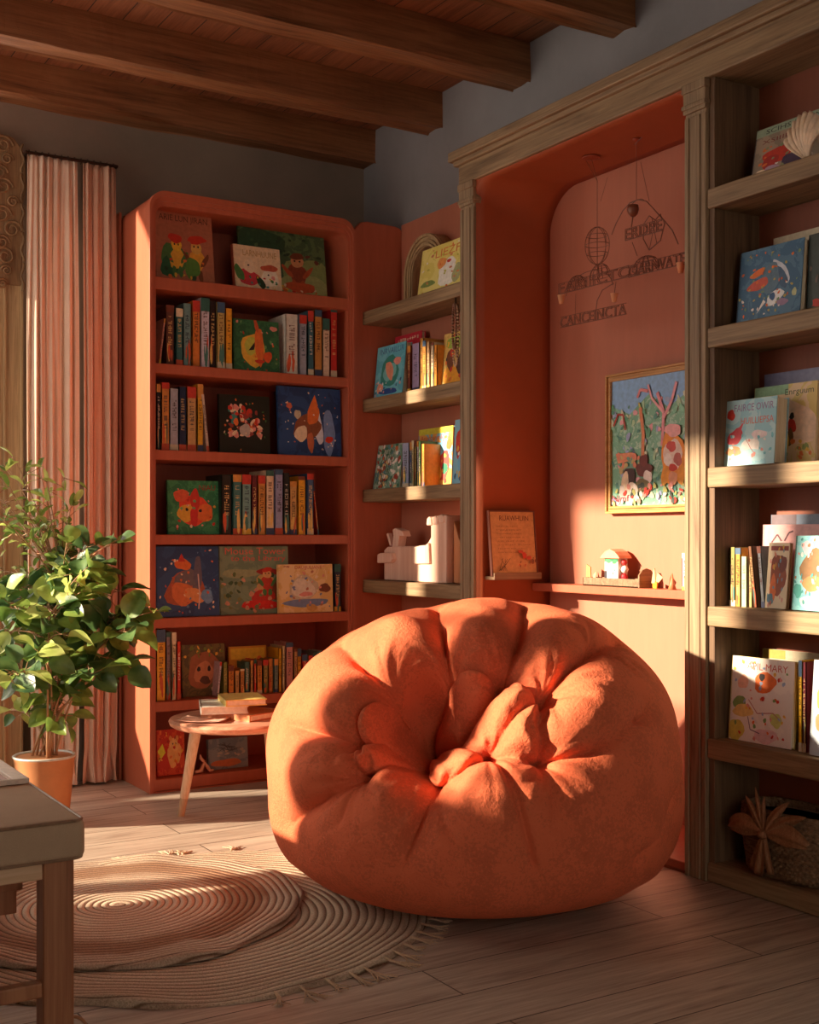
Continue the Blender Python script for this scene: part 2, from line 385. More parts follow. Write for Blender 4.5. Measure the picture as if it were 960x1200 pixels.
# left alcove shelf unit
OA = Vector((2.7, 4.2, 0))
t = thing('alcove_bookcase', 'coral alcove shelving with weathered oak shelves between red bookcase and niche', 'bookcase', OA)
m = MB(); m.prism([(2.556, 0), (2.805, 0), (2.805, 2.335)] + [(2.805-.05*(1-math.cos(a))-.0, 2.335+.035*math.sin(a)) for a in (.5, 1.0, 1.5)] + [(2.62, 2.372), (2.59, 2.366), (2.556, 2.33)], 4.602, 4.63, CORAL, 'y'); ch(m, 'side_panel', t, OA, bevel=.004)
m = MB(); m.box((2.79, 3.842, 0), (2.807, 4.60, 2.378), NICHEB); ch(m, 'back_panel', t, OA, bevel=.003)
AS = [1.975, 1.597, 1.207, .818, .43, .06]
for z in AS:
    m = MB(); m.box((FRONT+.004, 3.843, z-.055), (2.789, 4.60, z), OAKY); ch(m, 'shelf', t, OA, bevel=.004)

# coral bookcase against the back wall
FY = 4.576; CX0 = X_at(175.5, FY); CX1 = 2.548; CT = 2.362
OC = Vector(((CX0+CX1)/2, FY, 0))
t = thing('coral_bookcase', 'tall coral-red bookcase with rounded top corners full of books', 'bookcase', OC)
m = MB()
for k, (o0, o1, y0) in enumerate(((0, .012, FY), (.012, .021, FY+.007), (.021, .03, FY+.014))):
    m.ring(rrect(CX0+o0, CX1-o0, 0, CT-o0, .07-o0), rrect(CX0+o1, CX1-o1, .004, CT-o1*1.9, .07-o1), y0, FY+.04, CORAL)
ch(m, 'front_frame', t, OC, bevel=.0015)
m = MB(); m.ring(rrect(CX0+.002, CX1-.002, 0, CT-.003, .068), rrect(CX0+.024, CX1-.024, .003, CT-.05, .045), FY+.03, BWY-.012, CORAL); ch(m, 'carcass', t, OC)
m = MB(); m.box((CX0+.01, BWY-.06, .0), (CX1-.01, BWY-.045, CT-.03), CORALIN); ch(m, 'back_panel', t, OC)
for k in range(2):
    m = MB(); m.box((CX0-.012, BWY-.06+k*0.0, 0), (CX0-.001, BWY-.002, CT-.02), CORAL)
    if k == 0: ch(m, 'side_batten', t, OC, bevel=.002)
CS = [2.026, 1.686, 1.346, 1.012, .683, .354, .05]
for i, z in enumerate(CS):
    m = MB(); th = .05 if i in (0,) else (.04 if i < 6 else .05)
    m.box((CX0+.024, FY+.018, z-th), (CX1-.024, BWY-.06, z), CORAL); ch(m, 'shelf', t, OC, bevel=.004)

# ------------------------------------------------------------------ books
EPS = .00003
class Art:
    """shapes on a cover: unit square u right, v up"""
    def __init__(s): s.s = []
    def blob(s, cx, cy, rx, ry, c, rot=0, wob=.18, n=18):
        ph = [random.random()*6 for _ in range(3)]
        pts = []
        for k in range(n):
            a = 2*PI*k/n; r = 1 + wob*(math.sin(2*a+ph[0])*.5 + math.sin(3*a+ph[1])*.4 + math.sin(5*a+ph[2])*.3)
            x, y = rx*r*math.cos(a), ry*r*math.sin(a)
            pts.append((cx + x*math.cos(rot)-y*math.sin(rot), cy + x*math.sin(rot)+y*math.cos(rot)))
        s.s.append((pts, None, c)); return s
    def poly(s, pts, c): s.s.append((pts, None, c)); return s
    def line(s, pts, wd, c):
        for a, b in zip(pts[:-1], pts[1:]):
            dx, dy = b[0]-a[0], b[1]-a[1]; l = math.hypot(dx, dy) or 1; nx, ny = -dy/l*wd/2, dx/l*wd/2
            s.s.append(([(a[0]+nx, a[1]+ny), (b[0]+nx, b[1]+ny), (b[0]-nx, b[1]-ny), (a[0]-nx, a[1]-ny)], None, c))
        return s
    def text(s, t, x0, x1, y0, y1, c, rot=0):
        V, Fc = textmesh(t); P = [(x0+(x1-x0)*v[0], y0+(y1-y0)*v[1] + rot*(x0+(x1-x0)*v[0]-.5)) for v in V]; s.s.append((P, Fc, c)); return s
    def scatter(s, n, x0, x1, y0, y1, r, cols):
        for _ in range(n): s.blob(random.uniform(x0, x1), random.uniform(y0, y1), r*random.uniform(.5, 1.4), r*random.uniform(.5, 1.3), random.choice(cols), random.random()*3, .25, 9)
        return s
    def glyphs(s, x0, x1, y, h, c, n=10):
        st = (x1-x0)/n
        for k in range(n):
            if random.random() < .12: continue
            x = x0+st*k
            for q in range(random.choice((2, 3))):
                if random.random() < .6: u = x+st*random.choice((.1, .4, .7)); s.s.append(([(u, y), (u+st*.18, y), (u+st*.18, y+h), (u, y+h)], None, c))
                else: v = y+h*random.choice((0, .4, .8)); s.s.append(([(x+st*.08, v), (x+st*.78, v), (x+st*.78, v+h*.2), (x+st*.08, v+h*.2)], None, c))
        return s

def clip01(pts):
    for ax, lim, sg in ((0, 0, 1), (0, 1, -1), (1, 0, 1), (1, 1, -1)):
        out = []
        for i in range(len(pts)):
            a, b = pts[i-1], pts[i]; ia, ib = (a[ax]-lim)*sg >= 0, (b[ax]-lim)*sg >= 0
            if ia != ib:
                k = (lim-a[ax])/(b[ax]-a[ax]); out.append((a[0]+(b[0]-a[0])*k, a[1]+(b[1]-a[1])*k))
            if ib: out.append(b)
        pts = out
        if len(pts) < 3: return []
    return pts
def put_art(mb, art, w, h, M):
    """M maps (u*w, offset outwards, v*h) into the mesh"""
    for i, (pts, fc, c) in enumerate(art.s):
        e = .0003 + EPS*i
        mt = c if isinstance(c, bpy.types.Material) else flat(c)
        if not fc: pts = clip01(pts)
        if len(pts) < 3: continue
        vs = [M(u*w, e, v*h) for u, v in pts]
        mb.add(vs, fc if fc else [tuple(range(len(pts)))], mt)
def book_root(name, label, cat, frame, u, plane, z, tilt, roll, thick, extra_rot=0, group=None):
    loc = (u, plane, z) if frame == 'B' else (plane, u, z)
    rz = (0 if frame == 'B' else -PI/2) + extra_rot
    o = thing(name, label, cat, loc, (0, 0, 0), group)
    o.rotation_mode = 'XYZ'
    M = Matrix.Rotation(rz, 4, 'Z') @ Matrix.Rotation(-tilt, 4, 'X') @ Matrix.Rotation(roll, 4, 'Y')
    o.rotation_euler = M.to_euler(); return o
def face_book(frame, px0, px1, py, z, plane, t, cover, art, label, tilt=.12, spine=None, rot=0, name='picture_book', group=None, roll=0):
    if frame == 'B':
        a, b = X_at(px0, plane), X_at(px1, plane); u = (a+b)/2; wd = abs(b-a); top = Zp(py, u, plane+.1*tilt)
    else:
        a, b = Y_at(px0, plane), Y_at(px1, plane); u = (a+b)/2; wd = abs(b-a); top = Zp(py, plane+.1*tilt, u)
    h = (top - z)/math.cos(tilt) - .002
    if rot: wd /= max(.6, math.cos(rot)*1.0)
    o = book_root(name, label, 'book', frame, u, plane, z + t*math.sin(tilt) + .0006 + abs(math.sin(roll))*wd/2, tilt, roll, t, rot, group)
    cm = cover if isinstance(cover, bpy.types.Material) else flat(cover, .42)
    sm = flat(spine, .45) if spine else cm
    c = .003; mb = MB()
    mb.box((-wd/2, 0, 0), (wd/2, c, h), cm); mb.box((-wd/2, t-c, 0), (wd/2, t, h), sm if spine else cm); mb.box((-wd/2-.0015, .0, 0), (-wd/2+c, t, h), sm)
    if art: put_art(mb, art, wd, h, lambda u_, e, v_: (u_-wd/2, -e, v_))
    cv = mb.build('cover', o)
    mb = MB(); mb.box((-wd/2+c, c, .004), (wd/2-.004, t-c, h-.004), PAGES); mb.build('page_block', o)
    return o
CN = {'black': (28, 24, 26), 'navy': (30, 40, 66), 'teal': (58, 112, 116), 'pale teal': (120, 160, 156), 'tan': (206, 160, 104), 'cream': (226, 204, 168), 'orange': (222, 140, 62),
      'yellow': (232, 176, 44), 'red': (206, 50, 34), 'white': (220, 208, 204), 'lilac': (166, 160, 186), 'brown': (112, 66, 42), 'grey': (132, 128, 128), 'blue': (62, 92, 138),
      'green': (76, 116, 72), 'maroon': (110, 38, 34), 'olive': (134, 124, 62), 'pink': (214, 150, 138), 'pale blue': (160, 180, 200), 'gold': (196, 142, 60)}
def spine_run(frame, specs, z, plane, where, depth=.17, group=None):
    """specs: px0, px1, top py, colour name, [lean radians]"""
    names = [s[3] for s in specs]
    for i, s in enumerate(specs):
        px0, px1, py, cn = s[:4]; lean = s[4] if len(s) > 4 else 0
        if frame == 'B': a, b = X_at(px0, plane), X_at(px1, plane); u = (a+b)/2; top = Zp(py, u, plane)
        else: a, b = Y_at(px0, plane), Y_at(px1, plane); u = (a+b)/2; top = Zp(py, plane, u)
        t = abs(b-a)*.95
        h = top - z - .001
        dx = 0
        if lean: t = s[5]; dx = 0
        if i == 0: nb = 'at the left end before the %s one' % names[1] if len(names) > 1 else 'standing alone'
        elif i == len(specs)-1: nb = 'at the right end after the %s one' % names[i-1]
        else: nb = 'between %s and %s' % (names[i-1], names[i+1])
        adj = 'leaning ' if lean else ('slim ' if t < .03 else 'thick ')
        lab = '%s%s spine %s, %s' % (adj, cn, nb, where)
        o = book_root('book', lab, 'book', frame, u, plane + random.uniform(0, .008), z + .0006 + abs(math.sin(lean))*t/2, 0, lean, t, 0, group)
        base = CN[cn]; base = tuple(max(8, min(250, v+random.randint(-10, 10))) for v in base)
        cm = flat(base, .42); c = .0025 if t > .012 else .0015; mb = MB()
        mb.box((-t/2, 0, 0), (t/2, c, h), cm); mb.box((-t/2, 0, 0), (-t/2+c, depth, h), cm); mb.box((t/2-c, 0, 0), (t/2, depth, h), cm)
        A = Art(); dark = sum(base) < 330
        tc = random.choice([(222, 190, 120), (230, 220, 200)]) if dark else random.choice([(60, 40, 34), (96, 46, 36), (40, 50, 70)])
        if random.random() < .7:
            hh = random.uniform(.06, .2); A.poly([(0, 1-hh), (1, 1-hh), (1, 1), (0, 1)], random.choice([(200, 60, 44), (60, 90, 120), (214, 150, 70), (230, 214, 180), (52, 100, 90), (120, 60, 40)]))
        if random.random() < .6:
            A.poly([(0, .0), (1, .0), (1, .1), (0, .1)], random.choice([(226, 180, 60), (60, 70, 100), (190, 80, 50), (214, 200, 170)]))
        if random.random() < .5: A.scatter(3, .25, .75, .14, .3, .16, [(210, 90, 50), (70, 120, 110), (236, 200, 110)])
        for p in A.s[:]:
            pass
        # squash scatter blobs in v so they stay round
        put_art(mb, A, t, h, lambda u_, e, v_: (u_-t/2, -e, v_))
        G = Art(); G.glyphs(.0, .5, 0, .45, tc, 13)
        put_art(mb, G, h, t, lambda u_, e, v_: (-t/2+v_+t*.28, -e-.0004, h*.82-u_))
        mb.build('cover', o)
        mb = MB(); mb.box((-t/2+c, c, .003), (t/2-c, depth-.003, h-.004), PAGES); mb.build('page_block', o)
RED, ORG, YEL, GRN, DGR, BLU, CRM, PNK, BRN, BLK, WHT, TEA = (204, 56, 36), (226, 116, 50), (232, 182, 64), (74, 124, 66), (36, 70, 46), (60, 96, 140), (236, 214, 180), (226, 150, 136), (120, 66, 40), (34, 26, 26), (240, 232, 224), (62, 140, 132)

def fig(A, cx, cy, s, body, head, hat=None, leg=None):
    A.blob(cx, cy, .11*s, .15*s, body); A.blob(cx, cy+.17*s, .08*s, .08*s, head, 0, .08)
    if hat: A.blob(cx, cy+.25*s, .09*s, .045*s, hat, .2)
    A.blob(cx-.03*s, cy+.18*s, .012*s, .014*s, BLK, 0, 0, 8); A.blob(cx+.03*s, cy+.18*s, .012*s, .014*s, BLK, 0, 0, 8)
    A.blob(cx-.12*s, cy+.02*s, .03*s, .1*s, leg or body, .6); A.blob(cx+.12*s, cy+.02*s, .03*s, .1*s, leg or body, -.6)
    A.blob(cx-.05*s, cy-.17*s, .035*s, .07*s, leg or BRN); A.blob(cx+.05*s, cy-.17*s, .035*s, .07*s, leg or BRN); return A

P_B = FY+.045
wh = ' shelf of the coral bookcase'
# row 1
A = Art().text('ARIE LUN JIRAN', .08, .92, .82, .93, (90, 52, 36)); A.blob(.3, .3, .2, .24, GRN).blob(.22, .2, .14, .16, (40, 96, 60)); fig(A, .36, .32, 1.1, YEL, (240, 200, 60), RED, GRN); fig(A, .7, .3, 1.2, (232, 170, 60), (226, 180, 90), RED, BRN); A.blob(.62, .2, .14, .14, (90, 140, 60)).blob(.72, .62, .17, .05, RED, .1).blob(.34, .6, .13, .06, RED, -.2).scatter(10, .1, .9, .05, .3, .03, [RED, ORG, YEL, DGR])
face_book('B', 184, 252, 246, CS[0], P_B+.03, .014, (178, 112, 84), A, 'dusty pink picture book with two red-capped figures, top shelf of coral bookcase', .14)
A = Art().blob(.25, .75, .3, .2, (48, 84, 56)).blob(.8, .3, .3, .3, (140, 160, 96)).blob(.72, .2, .3, .16, (168, 176, 112)).scatter(30, .05, .95, .5, .98, .03, [(60, 96, 60), (90, 120, 74), (40, 70, 50), (110, 60, 50)]); fig(A, .66, .36, 1.0, (150, 70, 44), (220, 160, 110), BRN, (190, 90, 50)); A.blob(.68, .16, .2, .07, (206, 90, 50)).scatter(14, .45, .98, .02, .2, .018, [RED, CRM, YEL, ORG])
face_book('B', 283, 384, 266, CS[0], P_B+.09, .012, painterly([(70, 100, 68), (92, 124, 80), (56, 86, 60)], 18, 1.5, 1), A, 'large dark green landscape picture book standing behind a small cream book, top shelf', .13)
A = Art().text('LARNHUUNE', .2, .92, .76, .9, (190, 150, 90)).blob(.3, .26, .22, .2, (206, 60, 70)).blob(.32, .52, .13, .15, CRM).blob(.75, .3, .17, .24, (246, 236, 214)).blob(.75, .52, .18, .08, (190, 90, 60)).blob(.82, .3, .04, .05, PNK).blob(.55, .16, .07, .16, DGR, .4).blob(.1, .35, .08, .2, GRN, .3).scatter(14, .05, .95, .02, .3, .03, [GRN, RED, TEA, YEL]).blob(.3, .54, .02, .02, BLK).blob(.72, .36, .02, .02, BLK)
face_book('B', 276, 331, 289, CS[0], P_B+.015, .022, (232, 206, 168), A, 'small cream picture book with rounded figures in front of large green book', .16, (150, 66, 44))
# row 2
g2 = 'spines on the second shelf of the coral bookcase'
spine_run('B', [(185, 190, 372, 'pink', .12, .008), (195, 205, 357, 'brown'), (206.5, 215, 361, 'teal'), (215.5, 225, 355, 'pale teal'), (226, 235, 352, 'orange'), (235.5, 246, 349, 'white'), (246, 254, 352, 'black'), (254.5, 264, 354, 'tan'), (265, 273, 361, 'yellow')], CS[1], P_B, 'left half of second shelf', group=g2)
A = Art().blob(.42, .42, .28, .3, YEL, .3).blob(.4, .5, .16, .18, (196, 200, 80)).poly([(.32, .4), (.5, .62), (.44, .42)], BLK).blob(.56, .5, .1, .36, ORG).blob(.5, .9, .04, .14, (200, 90, 50), .3).blob(.74, .3, .1, .1, (226, 90, 40)).blob(.88, .86, .08, .05, PNK).scatter(18, .03, .97, .03, .97, .025, [RED, ORG, PNK, (110, 160, 100)]).blob(.56, .2, .1, .04, RED)
face_book('B', 274.5, 328, 375, CS[1], P_B+.01, .014, painterly([(40, 96, 62), (56, 116, 72), (34, 80, 56)], 30, 1, 2), A, 'green picture book with yellow bird shape, between the spine runs of second shelf', .06)
spine_run('B', [(335, 350, 368, 'white'), (351, 360, 369, 'lilac'), (361, 368, 364, 'teal'), (369, 378, 363, 'gold'), (378.5, 387, 373, 'cream'), (388, 396, 360, 'red')], CS[1], P_B, 'right end of second shelf', group=g2)
# row 3
g3 = 'spines on the third shelf of the coral bookcase'
spine_run('B', [(184, 189, 450, 'black'), (189.5, 199, 448, 'orange'), (199.5, 210, 455, 'pale blue'), (210.5, 219.5, 453, 'navy'), (220, 231, 453, 'tan'), (232, 239, 450, 'yellow'), (241, 248, 462, 'cream', -.1, .012)], CS[2], P_B, 'third shelf down', group=g3)
A = Art().scatter(60, .2, .8, .3, .8, .05, [RED, ORG, PNK, CRM, TEA, (150, 60, 50)]).blob(.5, .4, .12, .1, (190, 180, 170)).scatter(24, .06, .94, .05, .95, .018, [ORG, CRM, GRN])
face_book('B', 258, 317, 463, CS[2], P_B+.02, .016, (26, 32, 26), A, 'black picture book with a dense red and orange figure cluster, third shelf', .05)
A = Art().blob(.62, .45, .07, .3, (220, 226, 240), .1).blob(.8, .35, .1, .32, (120, 150, 200)).blob(.45, .42, .24, .17, (140, 80, 50), .2).blob(.55, .62, .1, .16, ORG, -.3).poly([(.5, .74), (.58, .9), (.63, .74)], (230, 120, 50)).blob(.35, .32, .1, .12, CRM).blob(.5, .2, .05, .16, (200, 110, 70)).blob(.3, .6, .05, .07, (200, 190, 160)).blob(.17, .72, .05, .04, (206, 110, 80)).scatter(34, .04, .96, .04, .96, .012, [CRM, ORG, WHT]).blob(.8, .25, .06, .05, RED)
face_book('B', 327.5, 400.5, 454, CS[2], P_B+.02, .018, painterly([(26, 60, 110), (38, 76, 130), (24, 52, 96)], 12, 1, 3), A, 'deep blue picture book with orange fox figure, right side of third shelf', .05)
# row 4
A = Art().blob(.5, .45, .34, .26, (232, 80, 46)).blob(.35, .4, .18, .16, YEL).blob(.7, .4, .16, .18, ORG).blob(.25, .72, .14, .12, (222, 100, 60)).blob(.52, .65, .1, .18, RED).blob(.5, .35, .08, .2, (214, 50, 40)).blob(.36, .46, .03, .03, BLK).blob(.62, .44, .03, .03, BLK).scatter(26, .04, .96, .04, .96, .025, [RED, YEL, PNK, (120, 180, 120), CRM]).text('NIAU', .6, .92, .82, .92, (150, 40, 30))
face_book('B', 197.5, 258, 563, CS[3], P_B+.03, .016, painterly([(40, 124, 80), (64, 150, 96), (34, 100, 70)], 26, 1, 4), A, 'green picture book with big red and orange beast, fourth shelf', .05)
spine_run('B', [(260, 272, 556, 'black'), (273, 283.5, 556, 'teal'), (284, 295, 556, 'pale teal'), (295.5, 302.5, 557, 'maroon'), (303, 312, 557, 'orange'), (312.5, 322, 551, 'cream'), (322.5, 332, 550, 'lilac'), (332.5, 340, 554, 'black'), (340.5, 349, 564, 'tan'), (350, 359, 558, 'yellow'), (360, 368, 555, 'blue'), (372, 376, 566, 'red', -.12, .008)], CS[3], P_B, 'long row on fourth shelf', group='spines on the fourth shelf of the coral bookcase')
# row 5
A = Art().blob(.45, .4, .3, .26, (170, 90, 56), .3).blob(.5, .5, .2, .18, (110, 104, 110)).blob(.42, .32, .2, .16, (216, 120, 66)).blob(.6, .3, .16, .1, (226, 150, 90), -.4).blob(.42, .74, .13, .08, ORG).poly([(.34, .78), (.4, .9), (.46, .78)], RED).blob(.66, .62, .06, .26, (100, 96, 112)).blob(.8, .28, .1, .1, (110, 150, 190)).scatter(40, .04, .96, .05, .95, .018, [ORG, CRM, (200, 90, 60), (90, 130, 170)]).line([(.66, .6), (.68, .3), (.66, .1)], .02, (214, 190, 180))
face_book('B', 184, 257.5, 640, CS[4], P_B+.01, .016, painterly([(26, 66, 112), (36, 80, 126), (30, 58, 98)], 10, 1, 5), A, 'dark blue picture book with orange bird and fox, left end of fifth shelf', .05)
A = Art().text('Mouse Tower', .08, .96, .88, .98, (226, 110, 90)).text('to the Library', .16, .96, .76, .86, (220, 90, 80)).blob(.3, .6, .3, .06, (150, 160, 120)).blob(.72, .62, .2, .05, (160, 40, 30)).blob(.66, .42, .16, .16, (200, 170, 100), .4).blob(.8, .34, .08, .16, BRN).blob(.62, .25, .18, .1, (190, 50, 36)).blob(.6, .13, .3, .07, (214, 40, 30)).scatter(60, .02, .98, .02, .6, .03, [(90, 110, 60), (60, 90, 56), (120, 130, 80), (206, 150, 120)])
fig(A, .68, .45, .8, (190, 60, 40), (220, 170, 110), RED, GRN)
face_book('B', 258.5, 339, 640, CS[4], P_B+.022, .014, painterly([(110, 136, 110), (126, 150, 120), (96, 124, 104)], 12, 1, 6), A, 'grey-green picture book with red lettering, middle of the fifth shelf', .05)
A = Art().text('DAUJJULIANE', .3, .8, .88, .97, (200, 80, 80)).blob(.45, .5, .26, .28, (206, 190, 160)).blob(.45, .5, .2, .22, (230, 220, 200)).blob(.5, .2, .45, .08, (120, 140, 180)).blob(.6, .1, .1, .08, (206, 160, 90)).blob(.85, .5, .1, .1, BRN).blob(.5, .38, .12, .05, PNK).scatter(36, .03, .97, .03, .97, .025, [PNK, YEL, (190, 120, 90), (120, 130, 170), CRM])
face_book('B', 327, 390.5, 661, CS[4], P_B-.012, .014, painterly([(236, 206, 150), (226, 190, 120), (240, 220, 180)], 16, 1, 7), A, 'square yellow-cream picture book with arch drawing, right side of fifth shelf', .04)
spine_run('B', [(392, 400, 661, 'navy')], CS[4], P_B, 'right of the cream arch-drawing book')
# row 6
g6 = 'spines on the sixth shelf of the coral bookcase'
spine_run('B', [(184, 195, 738, 'yellow'), (195.5, 201, 741, 'grey'), (201.5, 207, 741, 'cream'), (208, 213, 752, 'red')], CS[5], P_B, 'left end of sixth shelf', group=g6)
A = Art().blob(.5, .5, .36, .38, (160, 96, 60)).blob(.5, .45, .22, .22, (200, 130, 90)).blob(.52, .3, .12, .08, (90, 50, 36)).blob(.38, .52, .04, .05, BLK).blob(.62, .52, .04, .05, BLK).scatter(20, .05, .95, .75, .97, .03, [YEL, (110, 130, 50), BRN]).blob(.8, .12, .14, .08, CRM).text('INPA', .7, .92, .08, .16, BLK)
face_book('B', 214.5, 265, 755, CS[5], P_B+.05, .014, painterly([(110, 96, 50), (84, 76, 44), (134, 114, 60)], 20, 1, 8), A, 'olive-brown picture book with furry lion face, sixth shelf', .08)
A = Art().poly([(.04, .72), (.96, .72), (.96, .96), (.04, .96)], (224, 196, 60)).scatter(26, .05, .95, .05, .7, .06, [ORG, (220, 130, 60), (110, 120, 60), YEL, RED])
face_book('B', 269.5, 313, 757, CS[5], P_B+.08, .014, painterly([(206, 150, 46), (220, 170, 60)], 20, 1, 9), A, 'yellow picture book standing behind short spines on the sixth shelf', .05)
spine_run('B', [(253, 258, 776, 'white', .1, .01), (261.5, 267, 776, 'olive'), (268, 275, 780, 'orange'), (275.5, 281, 786, 'tan'), (281.5, 287, 784, 'gold'), (287.5, 293, 776, 'teal'), (293.5, 297, 774, 'tan'), (297.5, 301, 773, 'red'), (301.5, 308, 774, 'orange'), (308.5, 315, 773, 'olive'), (315.5, 321, 772, 'gold'), (321.5, 326.5, 772, 'pale teal'), (327, 331, 760, 'yellow'), (331.5, 335, 757, 'cream'), (335.5, 344, 753, 'pink'), (344.5, 349, 760, 'tan'), (349.5, 354, 760, 'yellow'), (355, 361.5, 767, 'red'), (362, 367, 768, 'olive'), (367.5, 371.5, 764, 'grey'), (372, 376.5, 764, 'pale teal'), (377, 382, 763, 'white')], CS[5], P_B, 'sixth shelf', .12, group=g6)
# row 7
A = Art().blob(.62, .45, .24, .3, (236, 180, 110)).blob(.62, .66, .16, .14, (240, 196, 130)).blob(.5, .8, .06, .06, (226, 160, 90)).blob(.74, .8, .06, .06, (226, 160, 90)).blob(.58, .68, .02, .02, BLK).blob(.68, .68, .02, .02, BLK).poly([(.05, .3), (.3, .5), (.2, .7), (.02, .55)], (226, 226, 60)).scatter(26, .03, .97, .03, .97, .04, [(200, 40, 26), ORG, YEL, (150, 30, 24)])
face_book('B', 185, 217, 855, CS[6], P_B+.02, .02, painterly([(196, 44, 26), (214, 80, 40), (160, 30, 22)], 24, 1, 10), A, 'red picture book with yellow bear on the bottom shelf of coral bookcase', .08)
A = Art().blob(.45, .2, .36, .13, (190, 110, 66)).scatter(12, .1, .9, .4, .6, .05, [(170, 160, 150), (120, 130, 140)]); [A.line([(random.uniform(.2, .6), random.uniform(.55, .9)), (random.uniform(.4, .9), random.uniform(.55, .9))], .012, (60, 56, 60)) for _ in range(14)]
face_book('B', 245, 291, 865, CS[6], P_B+.03, .018, painterly([(130, 140, 146), (108, 122, 134), (150, 152, 150)], 14, 1, 11), A, 'grey-blue picture book with orange boat swoosh, bottom shelf behind table', .08)
m = MB(); pth = [(-.035, 0, .012), (-.01, -.004, .016), (.005, 0, .05), (.018, .004, .03), (.03, 0, .012), (.045, 0, .014)]
m.tube(pth, [.006, .009, .006, .008, .006, .004], flat((226, 160, 130)), 10); m.tube([(.005, 0, .05), (-.01, 0, .066), (-.012, 0, .08)], [.006, .007, .003], flat((226, 160, 130)), 10)
o = m.build('toy_animal', smooth=True, loc=(X_at(238, P_B), P_B, CS[6]-.004)); tag(o, 'little pink twisted toy animal lying on the bottom shelf beside table leg', 'toy')

# ---- alcove shelves
PA = FRONT+.05
m = MB()   # arch frame
yc = Y_at(497, 2.72); R1, R0 = .155, .105
def archring(m, r0, r1, d0, d1, zc):
    out = [(yc-r1, AS[0]+.001)] + [(yc-r1*math.cos(a), zc+r1*math.sin(a)) for a in [PI*q/24 for q in range(25)]] + [(yc+r1, AS[0]+.001)]
    inn = [(yc-r0, AS[0]+.001)] + [(yc-r0*math.cos(a), zc+r0*math.sin(a)) for a in [PI*q/24 for q in range(25)]] + [(yc+r0, AS[0]+.001)]
    n = len(out); vs = [(d0, u, z) for u, z in out]+[(d0, u, z) for u, z in inn]+[(d1, u, z) for u, z in out]+[(d1, u, z) for u, z in inn]; fs = []
    for i in range(n-1):
        j = i+1; fs += [(i,j,j+n,i+n), (i+2*n,i+3*n,j+3*n,j+2*n), (i,i+2*n,j+2*n,j), (i+n,j+n,j+3*n,i+3*n)]
    fs += [(0, n, 3*n, 2*n), (n-1, 3*n-1, 4*n-1, 2*n-1)]; m.add(vs, fs, ARCHW)
zc = AS[0]+.135
for r0, r1, d in ((.105, .158, .012), (.108, .118, .004), (.126, .134, .004), (.144, .156, .002)): archring(m, r0, r1, 2.725+d-.012, 2.785, zc)
o = m.build('arch_frame', bevel=.0015); o['label'] = 'carved wooden arch frame on the top alcove shelf behind yellow book'; o['category'] = 'frame'
A = Art().text('LIEZF', .3, .8, .74, .9, (220, 120, 60)).blob(.6, .35, .22, .24, (240, 234, 220)).blob(.64, .55, .1, .12, WHT).blob(.78, .3, .08, .2, (170, 170, 120)).blob(.45, .6, .1, .1, (230, 150, 80)).blob(.2, .25, .14, .07, (130, 150, 80)).blob(.6, .6, .05, .03, RED).scatter(30, .04, .96, .04, .96, .025, [ORG, WHT, (190, 180, 70), (206, 130, 90)])
face_book('R', 489, 546, 284, AS[0], PA+.01, .02, painterly([(226, 210, 110), (236, 220, 130), (214, 200, 96)], 14, 1, 12), A, 'pale yellow picture book leaning in front of the carved wooden arch', .14)
A = Art().text('INRVAILUR', .1, .95, .84, .95, (70, 90, 150)).blob(.5, .48, .34, .28, (52, 140, 130)).blob(.5, .48, .22, .18, (120, 190, 190)).blob(.5, .5, .12, .2, (226, 150, 120), .4).blob(.75, .66, .12, .08, PNK).blob(.2, .18, .12, .09, (236, 160, 130)).blob(.5, .1, .3, .06, (40, 80, 150)).scatter(20, .04, .96, .04, .3, .025, [WHT, BLU, PNK])
face_book('R', 438, 471, 404, AS[1], PA, .03, painterly([(96, 180, 200), (116, 196, 210), (80, 166, 190)], 12, 1, 13), A, 'turquoise picture book with pink fish drawing, left on second alcove shelf', .1, (120, 170, 190))
face_book('R', 462, 493, 391, AS[1], PA+.10, .02, (206, 40, 60), Art().glyphs(.1, .9, .9, .05, CRM, 9), 'bright red picture book standing behind the turquoise one, second alcove shelf', .02)
spine_run('R', [(477, 481, 405, 'brown'), (481.5, 490, 402, 'lilac'), (490.5, 494.5, 396, 'gold'), (495, 499, 399, 'orange'), (499.5, 503, 400, 'tan'), (503.5, 507, 401, 'cream'), (507.5, 511, 404, 'orange')], AS[1], PA+.005, 'second alcove shelf', .15, 'spines on the second alcove shelf')
A = Art().blob(.5, .2, .45, .2, (236, 160, 40)).blob(.3, .5, .14, .2, BRN).blob(.35, .62, .08, .08, RED).blob(.7, .4, .16, .2, (80, 50, 40)).blob(.5, .8, .4, .12, (150, 180, 70)).scatter(20, .04, .96, .04, .96, .04, [RED, YEL, (70, 60, 50), ORG])
face_book('R', 516, 548, 388, AS[1], PA+.03, .02, painterly([(226, 190, 110), (206, 170, 90), (150, 160, 80)], 16, 1, 14), A, 'yellow picture book with dark figures beside oak pilaster, second alcove shelf', .1)
